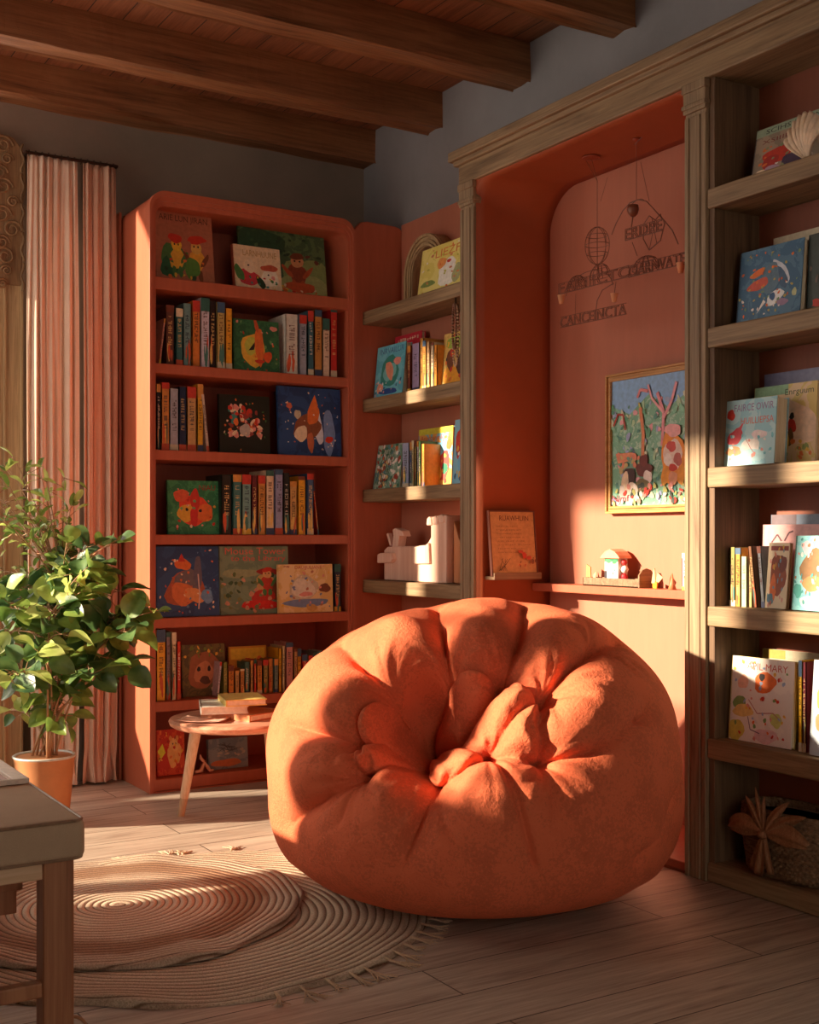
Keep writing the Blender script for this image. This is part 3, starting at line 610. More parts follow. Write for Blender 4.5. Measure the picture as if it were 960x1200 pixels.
# beads hanging from the top alcove shelf
t = thing('bead_garland', 'looped brown wooden bead garland hanging beside oak pilaster in the alcove', 'garland', (2.603, Y_at(534, 2.603), 1.906))
m = MB()
m.tube([(0, 0, .016), (0, 0, -.014)], .0035, DARKM); m.build('hook', t)
for kx, (wd_, ln) in enumerate(((.014, .17), (.022, .235), (.008, .2))):
    m = MB(); n = 44
    for k in range(n):
        a = 2*PI*k/n; p = Vector(((kx-1)*.006, wd_*math.sin(a)*.9, -.012-ln/2+ln/2*math.cos(a)))
        m.lathe([(.0005, -.0045), (.004, -.003), (.0052, 0), (.004, .003), (.0005, .0045)], flat(((120, 80, 60), (190, 160, 130), (140, 100, 74))[kx]), p.x, p.y, 8, Matrix.Translation((0, 0, p.z)))
    m.build('bead_strand', t, smooth=True)
# shelf 3
A = Art().scatter(90, .03, .97, .03, .97, .05, [(200, 110, 60), (60, 120, 90), (226, 200, 140), (90, 140, 150), (160, 70, 50), WHT]); [A.line([(.1+.08*k, .1), (.3+.08*k, .9)], .012, (60, 70, 60)) for k in range(6)]
face_book('R', 437, 467, 521, AS[2], PA, .02, painterly([(170, 190, 170), (110, 150, 130), (206, 190, 140)], 30, 1, 15), A, 'leaning picture book with dense green and orange foliage, third alcove shelf', .16, (110, 150, 170))
spine_run('R', [(470, 478, 519, 'pale blue'), (478.5, 481, 518, 'blue'), (481.5, 484, 516, 'cream'), (484.5, 487, 516, 'olive'), (487.5, 490, 517, 'white'), (490.5, 493, 517, 'green'), (493.5, 497, 520, 'orange')], AS[2], PA+.005, 'third alcove shelf', .13, 'spines on the third alcove shelf')
A = Art().text('Anarcunmlcicie', .06, .94, .8, .88, (190, 70, 60)).poly([(0, .9), (1, .9), (1, 1), (0, 1)], (214, 200, 60)).blob(.45, .6, .38, .16, (120, 190, 220)).blob(.5, .46, .12, .1, (40, 70, 120)).blob(.35, .25, .1, .2, (110, 150, 110)).blob(.75, .35, .18, .24, (206, 70, 60)).blob(.8, .3, .08, .1, (40, 120, 90)).blob(.62, .2, .08, .2, YEL).blob(.9, .7, .07, .1, ORG).scatter(20, .04, .96, .04, .7, .035, [BRN, YEL, TEA, RED])
face_book('R', 489, 529, 501, AS[2], PA+.08, .016, painterly([(120, 180, 200), (226, 160, 80), (200, 120, 60)], 10, 1, 16), A, 'tall bright picture book with yellow top band, third alcove shelf', .04)
A = Art().blob(.3, .6, .2, .3, (214, 60, 40)).blob(.5, .3, .3, .2, (120, 190, 226)).blob(.6, .75, .2, .15, ORG).scatter(16, .04, .96, .04, .96, .05, [YEL, BLU, RED, WHT])
face_book('R', 530, 556, 490, AS[2], PA+.01, .016, painterly([(140, 196, 220), (226, 214, 190)], 12, 1, 17), A, 'blue and red picture book partly behind the oak pilaster, third alcove shelf', .06)
# wooden animal block toy
zt = AS[3]; PT = FRONT+.05
def YZ(px, py): y = Y_at(px, PT); return (y, Zp(py, PT, y))
t = thing('wooden_toy', 'pale pink wooden animal block toy on the lowest visible alcove shelf', 'toy', (PT, Y_at(490, PT), zt+.001)); OT = Vector((PT, Y_at(490, PT), zt+.001-.001))
def tp(name, pts, d0, d1, mat=PALEWOOD, bev=.004):
    m = MB(); m.prism([(max(-9, a), max(b, zt+.001)) for a, b in [YZ(*p) for p in pts]], PT+d0, PT+d1, mat, 'x'); o = m.build(name, t, bevel=bev); o.location = -OT; return o
tp('body', [(450, 684), (450, 645), (454, 641), (488, 640), (488, 686), (470, 686)], 0, .1)
tp('rump', [(487, 687), (487, 640), (500, 639), (505, 630), (505, 618), (503, 609), (507, 606), (514, 604), (523, 604), (523, 688)], .0, .1)
tp('haunch', [(486, 661), (486, 641), (500, 640), (505, 636), (506, 661)], -.012, .0)
tp('tail_block', [(524, 688), (524, 610), (530, 630), (534, 640), (540, 644), (540, 689)], .03, .1, wood('tan_toy_wood', (196, 128, 84), (214, 150, 104), 2, .6, .6, .1))
tp('muzzle', [(446.5, 660), (446.5, 650), (450, 648), (463, 648), (465, 655), (462, 660)], -.02, .03)
tp('neck', [(454, 642), (456, 628), (455, 621), (458, 619), (466, 622), (468, 629), (463, 628), (461, 642)], .02, .06)
tp('ear', [(448, 626), (450, 625), (454, 639), (452, 640)], .02, .04, bev=.001)
for (a, b) in ((504, 608), (511, 607), (518, 605)):
    tp('knob', [(a-3, b+8), (a-2.5, b), (a, b-2.5), (a+2.5, b), (a+3, b+8)], -.006, .03)

# ---- right oak bookcase
PR = FRONT+.045
A = Art().text('SCIHS IEURN', .18, .85, .86, .95, (60, 60, 50), .0).text('XSIIIIIU', .1, .6, .68, .76, (130, 60, 50)).blob(.35, .4, .2, .16, (206, 60, 40)).blob(.25, .28, .12, .14, (180, 50, 40)).blob(.15, .1, .12, .08, CRM).blob(.6, .5, .1, .16, ORG).blob(.55, .2, .14, .14, (80, 64, 90)).blob(.3, .12, .12, .1, (190, 160, 180)).poly([(0, .84), (1, .84), (1, 1), (0, 1)], (150, 166, 140)).text('SCIHS IEURN', .14, .9, .87, .96, (50, 50, 44)).blob(.7, .35, .1, .15, (130, 120, 60)).scatter(24, .04, .9, .04, .6, .03, [RED, WHT, (140, 150, 110), ORG])
face_book('R', 880, 966, 139, RS[0], PR+.03, .02, painterly([(170, 146, 124), (146, 130, 112), (190, 160, 140)], 8, 1, 18), A, 'muted tan picture book with red animal, topmost shelf of oak bookcase', .18, (60, 60, 70))
m = MB(); yb = Y_at(948, PR); Pn = np.zeros((15, 40, 3))   # scallop-shaped ornament
for i in range(15):
    for j in range(40):
        a = -1.0+2.0*j/39; r = .015 + .115*i/14; rid = 1+.035*math.cos(a*26)*(i/14)
        Pn[i, j] = (math.sin(i/14*PI*.9)*-.022-.004*math.cos(a*26)*(i/14), math.sin(a)*r*rid*.62, math.cos(a)*r*rid)
m.grid(Pn, flat((232, 206, 176), .4)); o = m.build('shell_ornament', smooth=True, solid=.008, loc=(PR-.005, yb, RS[0]-.004)); tag(o, 'cream fluted shell-shaped ornament on top oak shelf before tan book', 'ornament')
A = Art().blob(.68, .62, .07, .22, (206, 214, 226), .7).blob(.66, .56, .08, .2, (70, 100, 130), .7).blob(.5, .55, .16, .2, (96, 126, 146)).blob(.6, .28, .16, .08, (240, 240, 240), .5).poly([(.32, .1), (.46, .24), (.42, .28)], WHT).blob(.56, .3, .05, .05, BLU).blob(.32, .5, .16, .08, (206, 90, 70), .2).blob(.3, .66, .12, .05, ORG, .3).blob(.72, .2, .09, .05, (160, 130, 160)).blob(.9, .3, .04, .05, (190, 196, 150)).scatter(60, .03, .97, .03, .97, .018, [ORG, (190, 170, 90), WHT, (120, 150, 110), (216, 110, 60)])
face_book('R', 863, 937, 288, RS[1], PR+.01, .034, painterly([(62, 104, 136), (80, 122, 150), (54, 92, 122)], 12, 1, 19), A, 'slate-blue picture book with white whale drawing, second shelf of oak bookcase', .1, (44, 54, 70))
face_book('R', 905, 975, 270, RS[1], PR+.12, .014, (206, 190, 160), None, 'cream book standing behind the slate-blue whale book, second oak shelf', .03)
A = Art().blob(.2, .12, .12, .05, RED).scatter(14, .04, .96, .04, .96, .04, [(60, 80, 70), (120, 100, 90)])
face_book('R', 945, 1000, 268, RS[1], PR+.03, .02, (54, 66, 60), A, 'dark green picture book at the right edge of the second oak shelf', .06)
A = Art().text('FAIRCE OWIR', .2, .95, .82, .93, (150, 110, 160)).text('HUILLIEPSA', .34, .96, .62, .72, (214, 110, 90)).blob(.24, .44, .15, .12, (206, 60, 70), .5).poly([(.1, .4), (.4, .66), (.3, .4)], (214, 70, 80)).blob(.14, .78, .08, .08, RED).blob(.22, .22, .16, .07, (232, 160, 110)).blob(.55, .28, .16, .13, WHT, -.3).blob(.7, .45, .16, .06, (240, 220, 220)).blob(.6, .15, .25, .08, (180, 220, 226)).line([(.45, .4), (.55, .25), (.62, .18)], .01, (190, 110, 100)).scatter(26, .04, .96, .04, .5, .03, [WHT, PNK, (120, 190, 200), (200, 220, 220)])
face_book('R', 846, 907, 468, RS[2], PR+.005, .05, painterly([(150, 202, 214), (176, 214, 220), (130, 188, 206)], 10, 1, 20), A, 'pale blue picture book with pink lettering and red flowers, third oak shelf', .07, (150, 190, 206))
A = Art().poly([(0, .88), (.55, .88), (.55, 1), (0, 1)], (150, 190, 150)).text('Enrguum', .5, .95, .84, .94, (90, 90, 60)).blob(.6, .5, .4, .3, (236, 200, 170)).blob(.62, .48, .07, .09, RED).blob(.62, .6, .04, .04, BLK).blob(.6, .34, .05, .12, (120, 80, 40)).blob(.5, .3, .1, .14, YEL).blob(.4, .16, .14, .1, (200, 190, 110)).scatter(16, .3, .96, .04, .3, .03, [YEL, ORG, (150, 160, 90)])
face_book('R', 882, 955, 450, RS[2], PR+.08, .016, painterly([(230, 196, 150), (220, 190, 110), (236, 210, 180)], 8, 1, 21), A, 'tan picture book with red-coated rider behind the pale blue one, third oak shelf', .05)
face_book('R', 895, 990, 432, RS[2], PR+.13, .014, (128, 128, 160), Art().scatter(8, .3, .9, .7, .9, .03, [WHT, PNK]), 'lilac-grey book standing rearmost, with white flowers, third oak shelf', .02)
spine_run('R', [(853, 860, 641, 'olive'), (860.5, 867, 642, 'gold'), (868, 875, 652, 'cream'), (875.5, 880, 658, 'tan'), (881, 887, 640, 'brown', -.12, .014), (890, 896, 640, 'grey', -.1, .014)], RS[3], PR+.01, 'fourth oak shelf', .12, 'spines on the fourth shelf of the oak bookcase')
A = Art().blob(.5, .5, .36, .34, (150, 70, 36)).blob(.3, .3, .16, .2, ORG).blob(.7, .68, .2, .14, (120, 50, 30)).poly([(.1, .88), (.95, .88), (.95, .95), (.1, .95)], (150, 60, 40)).blob(.2, .14, .16, .08, (90, 130, 150)).scatter(24, .04, .96, .04, .96, .035, [ORG, YEL, (110, 150, 160), PNK])
face_book('R', 897, 921, 636, RS[3], PR+.015, .012, painterly([(236, 216, 180), (226, 160, 80)], 12, 1, 22), A, 'white and brown patterned picture book on fourth oak shelf beside turquoise one', .1)
face_book('R', 893, 980, 614, RS[3], PR+.09, .012, (216, 158, 156), Art().line([(.12, .78), (.2, .88), (.26, .8)], .02, (90, 50, 60)).line([(.3, .8), (.36, .9), (.42, .92)], .02, (90, 50, 60)), 'dusty pink picture book behind the row on fourth oak shelf', .03)
face_book('R', 903, 990, 602, RS[3], PR+.125, .012, (112, 126, 146), Art().poly([(0, 0), (.35, 0), (.35, 1), (0, 1)], (100, 84, 90)), 'grey-blue tall book rearmost on the fourth oak shelf', .02)
A = Art().blob(.5, .55, .36, .26, (140, 100, 50), .2).blob(.45, .36, .2, .12, (170, 130, 70)).blob(.3, .84, .12, .1, (236, 190, 200)).blob(.12, .26, .1, .1, (60, 160, 150)).blob(.4, .12, .2, .08, WHT).scatter(30, .04, .96, .04, .96, .03, [WHT, PNK, (60, 150, 150), (170, 120, 80)])
face_book('R', 928, 975, 628, RS[3], PR-.004, .02, painterly([(120, 200, 206), (140, 212, 214), (100, 186, 196)], 12, 1, 23), A, 'turquoise picture book with brown bear, right edge of fourth oak shelf', .1, (60, 120, 90))
A = Art().text('APIL MARY', .25, .9, .86, .94, (206, 100, 90)).blob(.55, .72, .18, .12, (226, 110, 40)).blob(.5, .78, .05, .04, BLK).blob(.2, .7, .09, .08, (236, 180, 150)).blob(.16, .44, .1, .1, (130, 160, 90)).blob(.22, .36, .16, .08, (230, 200, 120)).blob(.12, .12, .12, .14, (214, 200, 90)).blob(.75, .3, .09, .09, (200, 210, 120)).blob(.6, .1, .2, .08, (226, 190, 190)).line([(.3, .5), (.45, .35), (.7, .38), (.8, .32)], .012, (190, 130, 120)).line([(.3, .3), (.35, .15), (.5, .12)], .012, (120, 90, 110)).scatter(44, .04, .96, .04, .96, .022, [(160, 180, 210), YEL, PNK, (120, 160, 90), RED, ORG])
face_book('R', 854, 927, 772, RS[4], PR+.005, .018, painterly([(232, 224, 214), (240, 232, 220), (206, 214, 220)], 8, 1, 24), A, 'white picture book with orange bird, left on the fifth oak shelf', .07, (206, 190, 120))
spine_run('R', [(934, 938, 774, 'yellow'), (938.5, 943, 776, 'maroon')], RS[4], PR+.004, 'fifth oak shelf', .11, 'thin spines on the fifth shelf of the oak bookcase')
face_book('R', 893, 985, 764, RS[4], PR+.125, .014, (170, 160, 136), Art().poly([(0, .9), (.3, .9), (.3, 1), (0, 1)], (160, 130, 50)), 'grey-cream tall book standing behind the white orange-bird book', .02)
A = Art().blob(.3, .6, .2, .14, (130, 170, 60)).blob(.25, .35, .14, .12, (226, 150, 100)).scatter(20, .04, .96, .04, .96, .04, [(140, 180, 90), (150, 190, 206), WHT])
face_book('R', 949, 1000, 776, RS[4], PR-.01, .02, painterly([(200, 214, 224), (226, 230, 232)], 8, 1, 25), A, 'white picture book with green leaves at the right edge of fifth oak shelf', .08)
# basket with raffia bow
BC = Vector((2.69, Y_at(932, 2.69), RS[5]+.001)); t = thing('wicker_basket', 'brown woven basket tied with a raffia bow on lowest oak shelf', 'basket', BC)
m = MB(); nu, nv = 190, 60; P = np.zeros((nu+1, nv, 3))
for i in range(nu+1):
    a = 2*PI*i/nu
    for j in range(nv):
        v = j/(nv-1); ca, sa = math.cos(a), math.sin(a); p = 3.2
        r = (abs(ca)**p+abs(sa)**p)**(-1/p)
        k = .86+.14*math.sin(v*PI*.55) - .06*max(0, v-.8)
        if v < .06: k *= .9+v*1.6
        wv = .005*math.sin(a*48 + (0 if (j//3) % 2 else PI))*math.cos((v*nv/3 % 1-.5)*PI)
        P[i, j] = (ca*r*(.085*k+wv), sa*r*(.155*k+wv), v*.19)
m.grid(P, wood('wicker', (96, 72, 50), (140, 108, 76), 1, 3, .7, .8, (48, 34, 22)), False); m.build('basket_body', t, smooth=True, solid=.004)
m = MB(); m.lathe([(.01, .17), (.9, .17)], flat((60, 40, 26)), seg=32, M=Matrix.Diagonal((.075, .14, 1, 1))); m.build('basket_filling', t)
RAF = wood('raffia', (132, 86, 54), (164, 116, 78), 2, 3, .7, .4, (104, 66, 40))
def strip(pts, ws, name='raffia_strip', mat=None):
    m = MB(); n = len(pts); P = np.zeros((n, 7, 3))
    for i in range(n):
        p = Vector(pts[i]); tn = Vector(pts[min(i+1, n-1)])-Vector(pts[max(i-1, 0)]); tn.normalize()
        sd_ = tn.cross(Vector((1, 0, 0))); sd_.normalize()
        for j in range(7):
            s = (j/6-.5)*2; q = p + sd_*(s*ws[i]) + Vector((-.006*math.cos(s*PI*1.5)*min(1, ws[i]/.012), 0, 0)); P[i, j] = q
    m.grid(P, mat or RAF); return m.build(name, t, smooth=True, solid=.0015)
def curve(a, b, c, n=10): return [tuple(Vector(a)*(1-k)**2 + Vector(b)*2*k*(1-k) + Vector(c)*k*k) for k in [i/(n-1) for i in range(n)]]
ft = -.102; kz = .125; ky = .02
for sgn, dz in ((1, .01), (-1, .0)):
    strip(curve((ft, ky, kz), (ft-.010, ky+sgn*.07, kz+.03), (ft+.012, ky+sgn*.14, kz-.005)), [.005, .013, .020, .026, .030, .031, .029, .025, .019, .010], 'bow_loop')
strip(curve((ft, ky, kz), (ft-.008, ky+.01, kz-.05), (ft, ky+.03, .012)), [.006, .009, .012, .015, .017, .019, .021, .023, .024, .024], 'bow_tail')
strip(curve((ft, ky, kz), (ft-.008, ky-.01, kz-.05), (ft, ky-.025, .02)), [.006, .008, .01, .011, .012, .012, .012, .012, .012, .01], 'bow_tail')
for (dy, h_, wd_) in ((.08, .09, .012), (.045, .12, .008), (.012, .10, .009), (-.075, .10, .013), (-.13, .07, .018)):
    strip(curve((ft, ky, kz), (ft-.004, ky+dy*.4, kz+h_*.6), (ft+.015, ky+dy, kz+h_)), [.004, wd_*.6, wd_*.8, wd_, wd_, wd_, wd_*.9, wd_*.7, wd_*.4, .001], 'bow_end')
m = MB(); m.lathe([(.002, -.012), (.011, -.008), (.014, 0), (.011, .008), (.002, .012)], RAF, ft-.006, ky, 14, Matrix.Translation((0, 0, kz))); m.build('bow_knot', t, smooth=True)

# ------------------------------------------------------------------ niche contents
# picture
PX = NB-.03; y1, y0 = Y_at(709, PX), 2.955; z0, z1 = Zp(602, PX, y1), Zp(440, PX, y1)
t = thing('framed_picture', 'gilt-framed colourful garden painting on the pink niche wall', 'picture', (PX, (y0+y1)/2, z0)); OP = Vector((PX, (y0+y1)/2, z0))
m = MB()
for k, (o0, o1, dx) in enumerate(((0, .008, 0), (.008, .017, .007), (.017, .026, .002))):
    m.ring([(y0+o0, z0+o0), (y1-o0, z0+o0), (y1-o0, z1-o0), (y0+o0, z1-o0)], [(y0+o1, z0+o1), (y1-o1, z0+o1), (y1-o1, z1-o1), (y0+o1, z1-o1)], PX+dx, NB-.001, GOLDM, 'x')
ch(m, 'picture_frame', t, OP, bevel=.0015)
m = MB(); a0, a1, b0, b1 = y0+.024, y1-.024, z0+.024, z1-.024
m.box((PX+.012, a0, b0), (PX+.022, a1, b1), painterly([(150, 200, 180), (126, 184, 152), (178, 212, 190), (120, 172, 152)], 16, 2, 30))
A = Art()
A.poly([(0, .8), (.25, .72), (.5, .86), (.75, .74), (1, .84), (1, 1), (0, 1)], (140, 186, 232))
A.blob(.2, .88, .2, .08, (140, 186, 232)).blob(.85, .9, .2, .1, (140, 186, 232))
for _ in range(140): A.blob(random.random(), random.uniform(.02, .82), random.uniform(.01, .045), random.uniform(.01, .03), random.choice([(100, 166, 130), (140, 200, 168), (180, 216, 176), (90, 150, 136), (236, 176, 184), (216, 222, 190), (166, 184, 222)]), random.random()*3, .3, 8)
A.line([(.68, .45), (.7, .7), (.62, .86)], .035, (226, 150, 160)).line([(.7, .66), (.8, .78), (.86, .92)], .03, (230, 160, 168)).line([(.7, .7), (.55, .82), (.5, .93)], .022, (232, 170, 176)).line([(.5, .88), (.4, .9), (.36, .84)], .025, (226, 140, 140))
A.line([(.43, .36), (.44, .56), (.4, .76)], .04, (222, 140, 96)).line([(.4, .76), (.38, .8)], .02, (190, 180, 90))
A.line([(.04, .64), (.1, .73), (.17, .72), (.2, .6)], .018, (180, 60, 50))
A.poly([(.07, .42), (.3, .42), (.34, .36), (.1, .34)], (226, 150, 110)).scatter(20, .1, .4, .28, .4, .025, [(200, 180, 120), (226, 140, 110), (120, 170, 150)])
A.blob(.25, .22, .09, .08, (70, 40, 34)).blob(.2, .2, .05, .07, CRM).blob(.45, .28, .1, .06, (110, 50, 40)).blob(.5, .22, .06, .05, WHT).blob(.42, .16, .1, .05, (120, 110, 70)).blob(.28, .1, .1, .08, (236, 220, 200)).blob(.16, .1, .04, .07, (214, 200, 190)).blob(.45, .35, .05, .05, (120, 50, 40))
A.blob(.82, .36, .16, .19, (236, 150, 50)).blob(.82, .38, .11, .12, (236, 214, 200)).blob(.8, .44, .06, .04, (206, 80, 70)).blob(.88, .34, .05, .05, (190, 100, 90)).blob(.76, .34, .05, .05, WHT).blob(.82, .28, .05, .03, RED).blob(.72, .22, .05, .07, (236, 160, 50)).blob(.92, .22, .05, .07, (236, 160, 50)).blob(.82, .2, .06, .05, (226, 160, 120)).blob(.82, .56, .1, .05, (240, 180, 180))
A.scatter(46, .02, .98, .02, .16, .022, [WHT, RED, (190, 190, 110), (60, 70, 60), PNK]).text('Nimf', .03, .26, .04, .09, (170, 50, 70))
m2 = m; wdt = a1-a0; hgt = b1-b0
put_art(m, A, wdt, hgt, lambda u_, e, v_: (PX+.0117-e, a1-u_, b0+v_))
# clip: shapes may overhang slightly; frame lip covers them
ch(m, 'canvas', t, OP)
# coral shelf in niche
SX = 2.862; SZ = .826
m = MB(); m.box((SX, NY0+.003, SZ-.03), (NB-.001, NY1-.003, SZ), CORAL); o = m.build('niche_shelf', bevel=.003); tag(o, 'coral floating shelf along the back of the niche under the painting', 'shelf')
# oak picture ledge on the left niche side
m = MB(); lx0 = X_at(577, NY1-.05); 
m.box((FRONT+.05, NY1-.062, .842), (SX-.002, NY1-.003, .855), OAKX); m.box((FRONT+.05, NY1-.066, .842), (SX-.002, NY1-.058, .868), OAKX)
o = m.build('picture_ledge', bevel=.002); tag(o, 'narrow oak picture ledge on the orange side wall of the niche', 'shelf')
# plaque
py_ = NY1-.05
a, b = X_at(577, py_), X_at(631, py_); hgt = Zp(598, (a+b)/2, py_)-.856
t = thing('story_plaque', 'tan paper notice in thin dark frame leaning on the narrow oak ledge', 'notice', ((a+b)/2, py_-.0, .8566), (math.radians(-6), 0, 0))
m = MB(); wd_ = b-a; m.ring([(-wd_/2, 0), (wd_/2, 0), (wd_/2, hgt), (-wd_/2, hgt)], [(-wd_/2+.005, .005), (wd_/2-.005, .005), (wd_/2-.005, hgt-.005), (-wd_/2+.005, hgt-.005)], -.002, .012, flat((110, 56, 38))); m.build('frame', t)
m = MB(); m.box((-wd_/2+.004, .002, .004), (wd_/2-.004, .008, hgt-.004), flat((206, 154, 96)))
A = Art().text('RUAWHLIIN', .22, .88, .86, .94, (96, 46, 24))
for k in range(8): A.glyphs(.12, random.uniform(.6, .9), .76-.06*k, .018, (140, 90, 50), 20)
A.blob(.62, .36, .06, .025, (190, 70, 40)).blob(.7, .3, .05, .05, RED).blob(.8, .26, .06, .03, (190, 70, 40)).blob(.88, .2, .04, .04, (150, 80, 40)).scatter(8, .55, .95, .12, .36, .02, [(200, 90, 50), (120, 70, 40)])
for _ in range(8): A.line([(random.uniform(.08, .3), .06), (random.uniform(.15, .4), random.uniform(.15, .26))], .008, (80, 60, 30))
put_art(m, A, wd_-.01, hgt-.01, lambda u_, e, v_: (u_-wd_/2+.005, .002-e, v_+.005)); m.build('paper', t)
# tray with toys
TX0 = SX+.004
ty1, ty0 = Y_at(683, TX0), Y_at(748, TX0)
m = MB(); m.box((TX0, ty0, SZ+.0005), (TX0+.07, ty1, SZ+.006), OAKX)
m.box((TX0, ty0, SZ+.0005), (TX0+.005, ty1, SZ+.03), OAKX); m.box((TX0+.065, ty0, SZ+.0005), (TX0+.07, ty1, SZ+.03), OAKX); m.box((TX0, ty1-.005, SZ+.0005), (TX0+.07, ty1, SZ+.03), OAKX)
m.prism([(TX0, SZ+.0005), (TX0+.07, SZ+.0005), (TX0+.07, SZ+.045), (TX0+.055, SZ+.062), (TX0+.035, SZ+.068), (TX0+.015, SZ+.062), (TX0, SZ+.045)], ty0-.006, ty0+.001, OAKX, 'y')
o = m.build('wooden_tray', bevel=.0012); tag(o, 'shallow wooden tray with rounded end on the coral niche shelf', 'tray')
# toy house
hx = TX0+.034; hy = Y_at(722, hx); t = thing('toy_house', 'small painted toy house with peach roof standing in the niche tray', 'toy', (hx, hy, SZ+.0065))
m = MB(); m.box((-.022, -.036, 0), (.022, .036, .098), flat((226, 214, 200)))
A = Art().poly([(0, 0), (.18, 0), (.18, .5), (0, .5)], (50, 40, 44)).poly([(0, .84), (1, .84), (1, 1), (0, 1)], (40, 120, 84)).blob(.3, .86, .2, .08, (70, 150, 100)).blob(.75, .84, .16, .09, (60, 140, 90)).blob(.5, .45, .2, .22, (240, 170, 160)).blob(.5, .47, .14, .17, WHT).blob(.5, .12, .25, .1, (110, 190, 190)).scatter(10, .1, .9, .05, .75, .05, [WHT, (40, 130, 120), RED])
put_art(m, A, .072, .098, lambda u_, e, v_: (-.022-e, .036-u_, v_)); m.build('house_body', t, bevel=.001)
m = MB(); m.prism([(.052, .094), (-.052, .094), (-.044, .104), (-.026, .118), (0, .127), (.026, .118), (.044, .104)], -.03, .03, flat((232, 160, 124)), 'x'); m.build('roof', t, bevel=.001)
m = MB(); A = [(0, -.044, .03, .012), (0, -.046, .055, .014), (0, -.044, .08, .011)]
for i, (x, y, z, r) in enumerate(A): m.lathe([(.001, -r), (r*.7, -r*.7), (r, 0), (r*.7, r*.7), (.001, r)], flat([(200, 40, 46), (246, 236, 226), (206, 50, 50)][i]), x, y, 14, Matrix.Translation((0, 0, z)))
m.lathe([(.012, 0), (.012, .03)], flat((190, 30, 40)), 0, -.045, 12); m.build('doll', t, smooth=True)
# folded paper forms
def folded(px, s, label, cols, x=TX0+.03, z=SZ+.0065):
    y = Y_at(px, x); t = thing('paper_ornament', label, 'ornament', (x, y, z)); 
    for k, (pts, c) in enumerate(cols):
        m = MB(); m.prism([(u*s, v*s) for u, v in pts], -.002, .002, flat(c), 'x', Matrix.Rotation((k-1)*.5, 4, 'Z')); m.build('paper_fold', t)
folded(690, .1, 'tan folded paper tulip at the left end of the niche tray', [([(.28, .0), (.3, .55), (.12, .18), (.1, 0)], (226, 178, 120)), ([(.14, 0), (.1, .7), (-.12, .6), (-.14, 0)], (206, 140, 84)), ([(-.12, 0), (-.2, .35), (-.3, .44), (-.26, 0)], (236, 196, 146))])
xx = SX+.03
folded(768, .09, 'orange paper boat with pale folds right of the niche tray', [([(.3, .0), (.36, .3), (-.36, .24), (-.28, 0)], (226, 140, 50)), ([(.18, .2), (.1, .62), (.02, .76), (-.02, .2)], (230, 186, 130)), ([(-.02, .2), (-.1, .6), (-.3, .42), (-.12, .2)], (236, 200, 150))], xx, SZ+.0005)
m = MB(); yy = Y_at(788, xx); m.lathe([(.014, 0), (.008, .02), (.001, .055)], flat((214, 128, 84)), xx, yy, 16, Matrix.Translation((0, 0, SZ+.0005))); o = m.build('toy_cone', smooth=True); tag(o, 'tiny orange wooden cone near the right end of niche shelf', 'toy')
spine_run('R', [(799, 806, 648, 'pale blue')], SZ, SX+.01, 'right end of coral niche shelf', .07)

# mobiles
MX = 2.78
def W(px, py, x=MX): y = Y_at(px, x); return Vector((x, y, Zp(py, x, y)))
def wire(m, pts, r=.0018): m.tube(pts, r, WIREM, 6)
def ell(m, px, py, rx, ry, a0=0, a1=2*PI, n=26, r=.0015, x=MX):
    c = W(px, py, x); s = dep(c.x, c.y)/F
    wire(m, [c + Vector((0, -rx*s*1.25*math.cos(a0+(a1-a0)*k/n), ry*s*math.sin(a0+(a1-a0)*k/n))) for k in range(n+1)], r)
def balloon(m, px, py, rx, ry):
    c = W(px, py); s = dep(c.x, c.y)/F; R = rx*s; RZ = ry*s
    for k in range(4):
        a = PI*k/4
        wire(m, [c + Vector((R*math.cos(a)*math.sin(q), R*1.2*math.sin(a)*math.sin(q), RZ*math.cos(q)*(1 if math.cos(q) > 0 else 1.1))) for q in [2*PI*i/24 for i in range(25)]], .0012)
    for zz_ in (-.5, 0, .5):
        rr = math.sqrt(1-zz_**2); wire(m, [c + Vector((R*rr*math.cos(q), R*1.2*rr*math.sin(q), RZ*zz_)) for q in [2*PI*i/20 for i in range(21)]], .0011)
def dome(m, px, py, rx, ry):
    c = W(px, py); s = dep(c.x, c.y)/F; R = rx*s; RZ = ry*s
    for k in range(5):
        a = PI*k/5; wire(m, [c + Vector((R*.5*math.cos(a)*math.cos(q), R*1.2*math.sin(a)*math.cos(q) if k else R*1.2*math.cos(q)*.2, RZ*math.sin(q))) for q in [PI*i/14 for i in range(15)]], .0012)
    for rr in (1, .7): wire(m, [c + Vector((R*.5*rr*math.cos(q), R*1.2*rr*math.sin(q), RZ*math.sqrt(1-rr*rr))) for q in [2*PI*i/20 for i in range(21)]], .0012)
def wireword(txt, pa, pb, parent, hpx, off):
    a, b = W(*pa), W(*pb); hz = hpx*dep(a.x, a.y)/F
    V, Fc = textmesh(txt); ob = None
    cu = bpy.data.curves.new('lettering', 'FONT'); cu.body = txt; cu.resolution_u = 2; cu.fill_mode = 'NONE'; cu.bevel_depth = .0
    tmp = bpy.data.objects.new('lettering', cu); me = tmp.to_mesh()
    co = np.array([v.co[:] for v in me.vertices]); ed = [tuple(e.vertices) for e in me.edges]
    mn, mx = co.min(0), co.max(0); m = MB()
    P = [a.lerp(b, float((c[0]-mn[0])/(mx[0]-mn[0]))) + Vector((0, 0, float((c[1]-mn[1])/(mx[1]-mn[1]))*hz)) for c in co]
    for e in ed: m.tube([P[e[0]], P[e[1]]], .0017, WIREM, 5)
    tmp.to_mesh_clear(); bpy.data.objects.remove(tmp); bpy.data.curves.remove(cu)
    wire(m, [a, b], .0018); wire(m, [a+Vector((0, 0, hz)), b+Vector((0, 0, hz))], .0012)
    return ch(m, 'wire_lettering', parent, off)
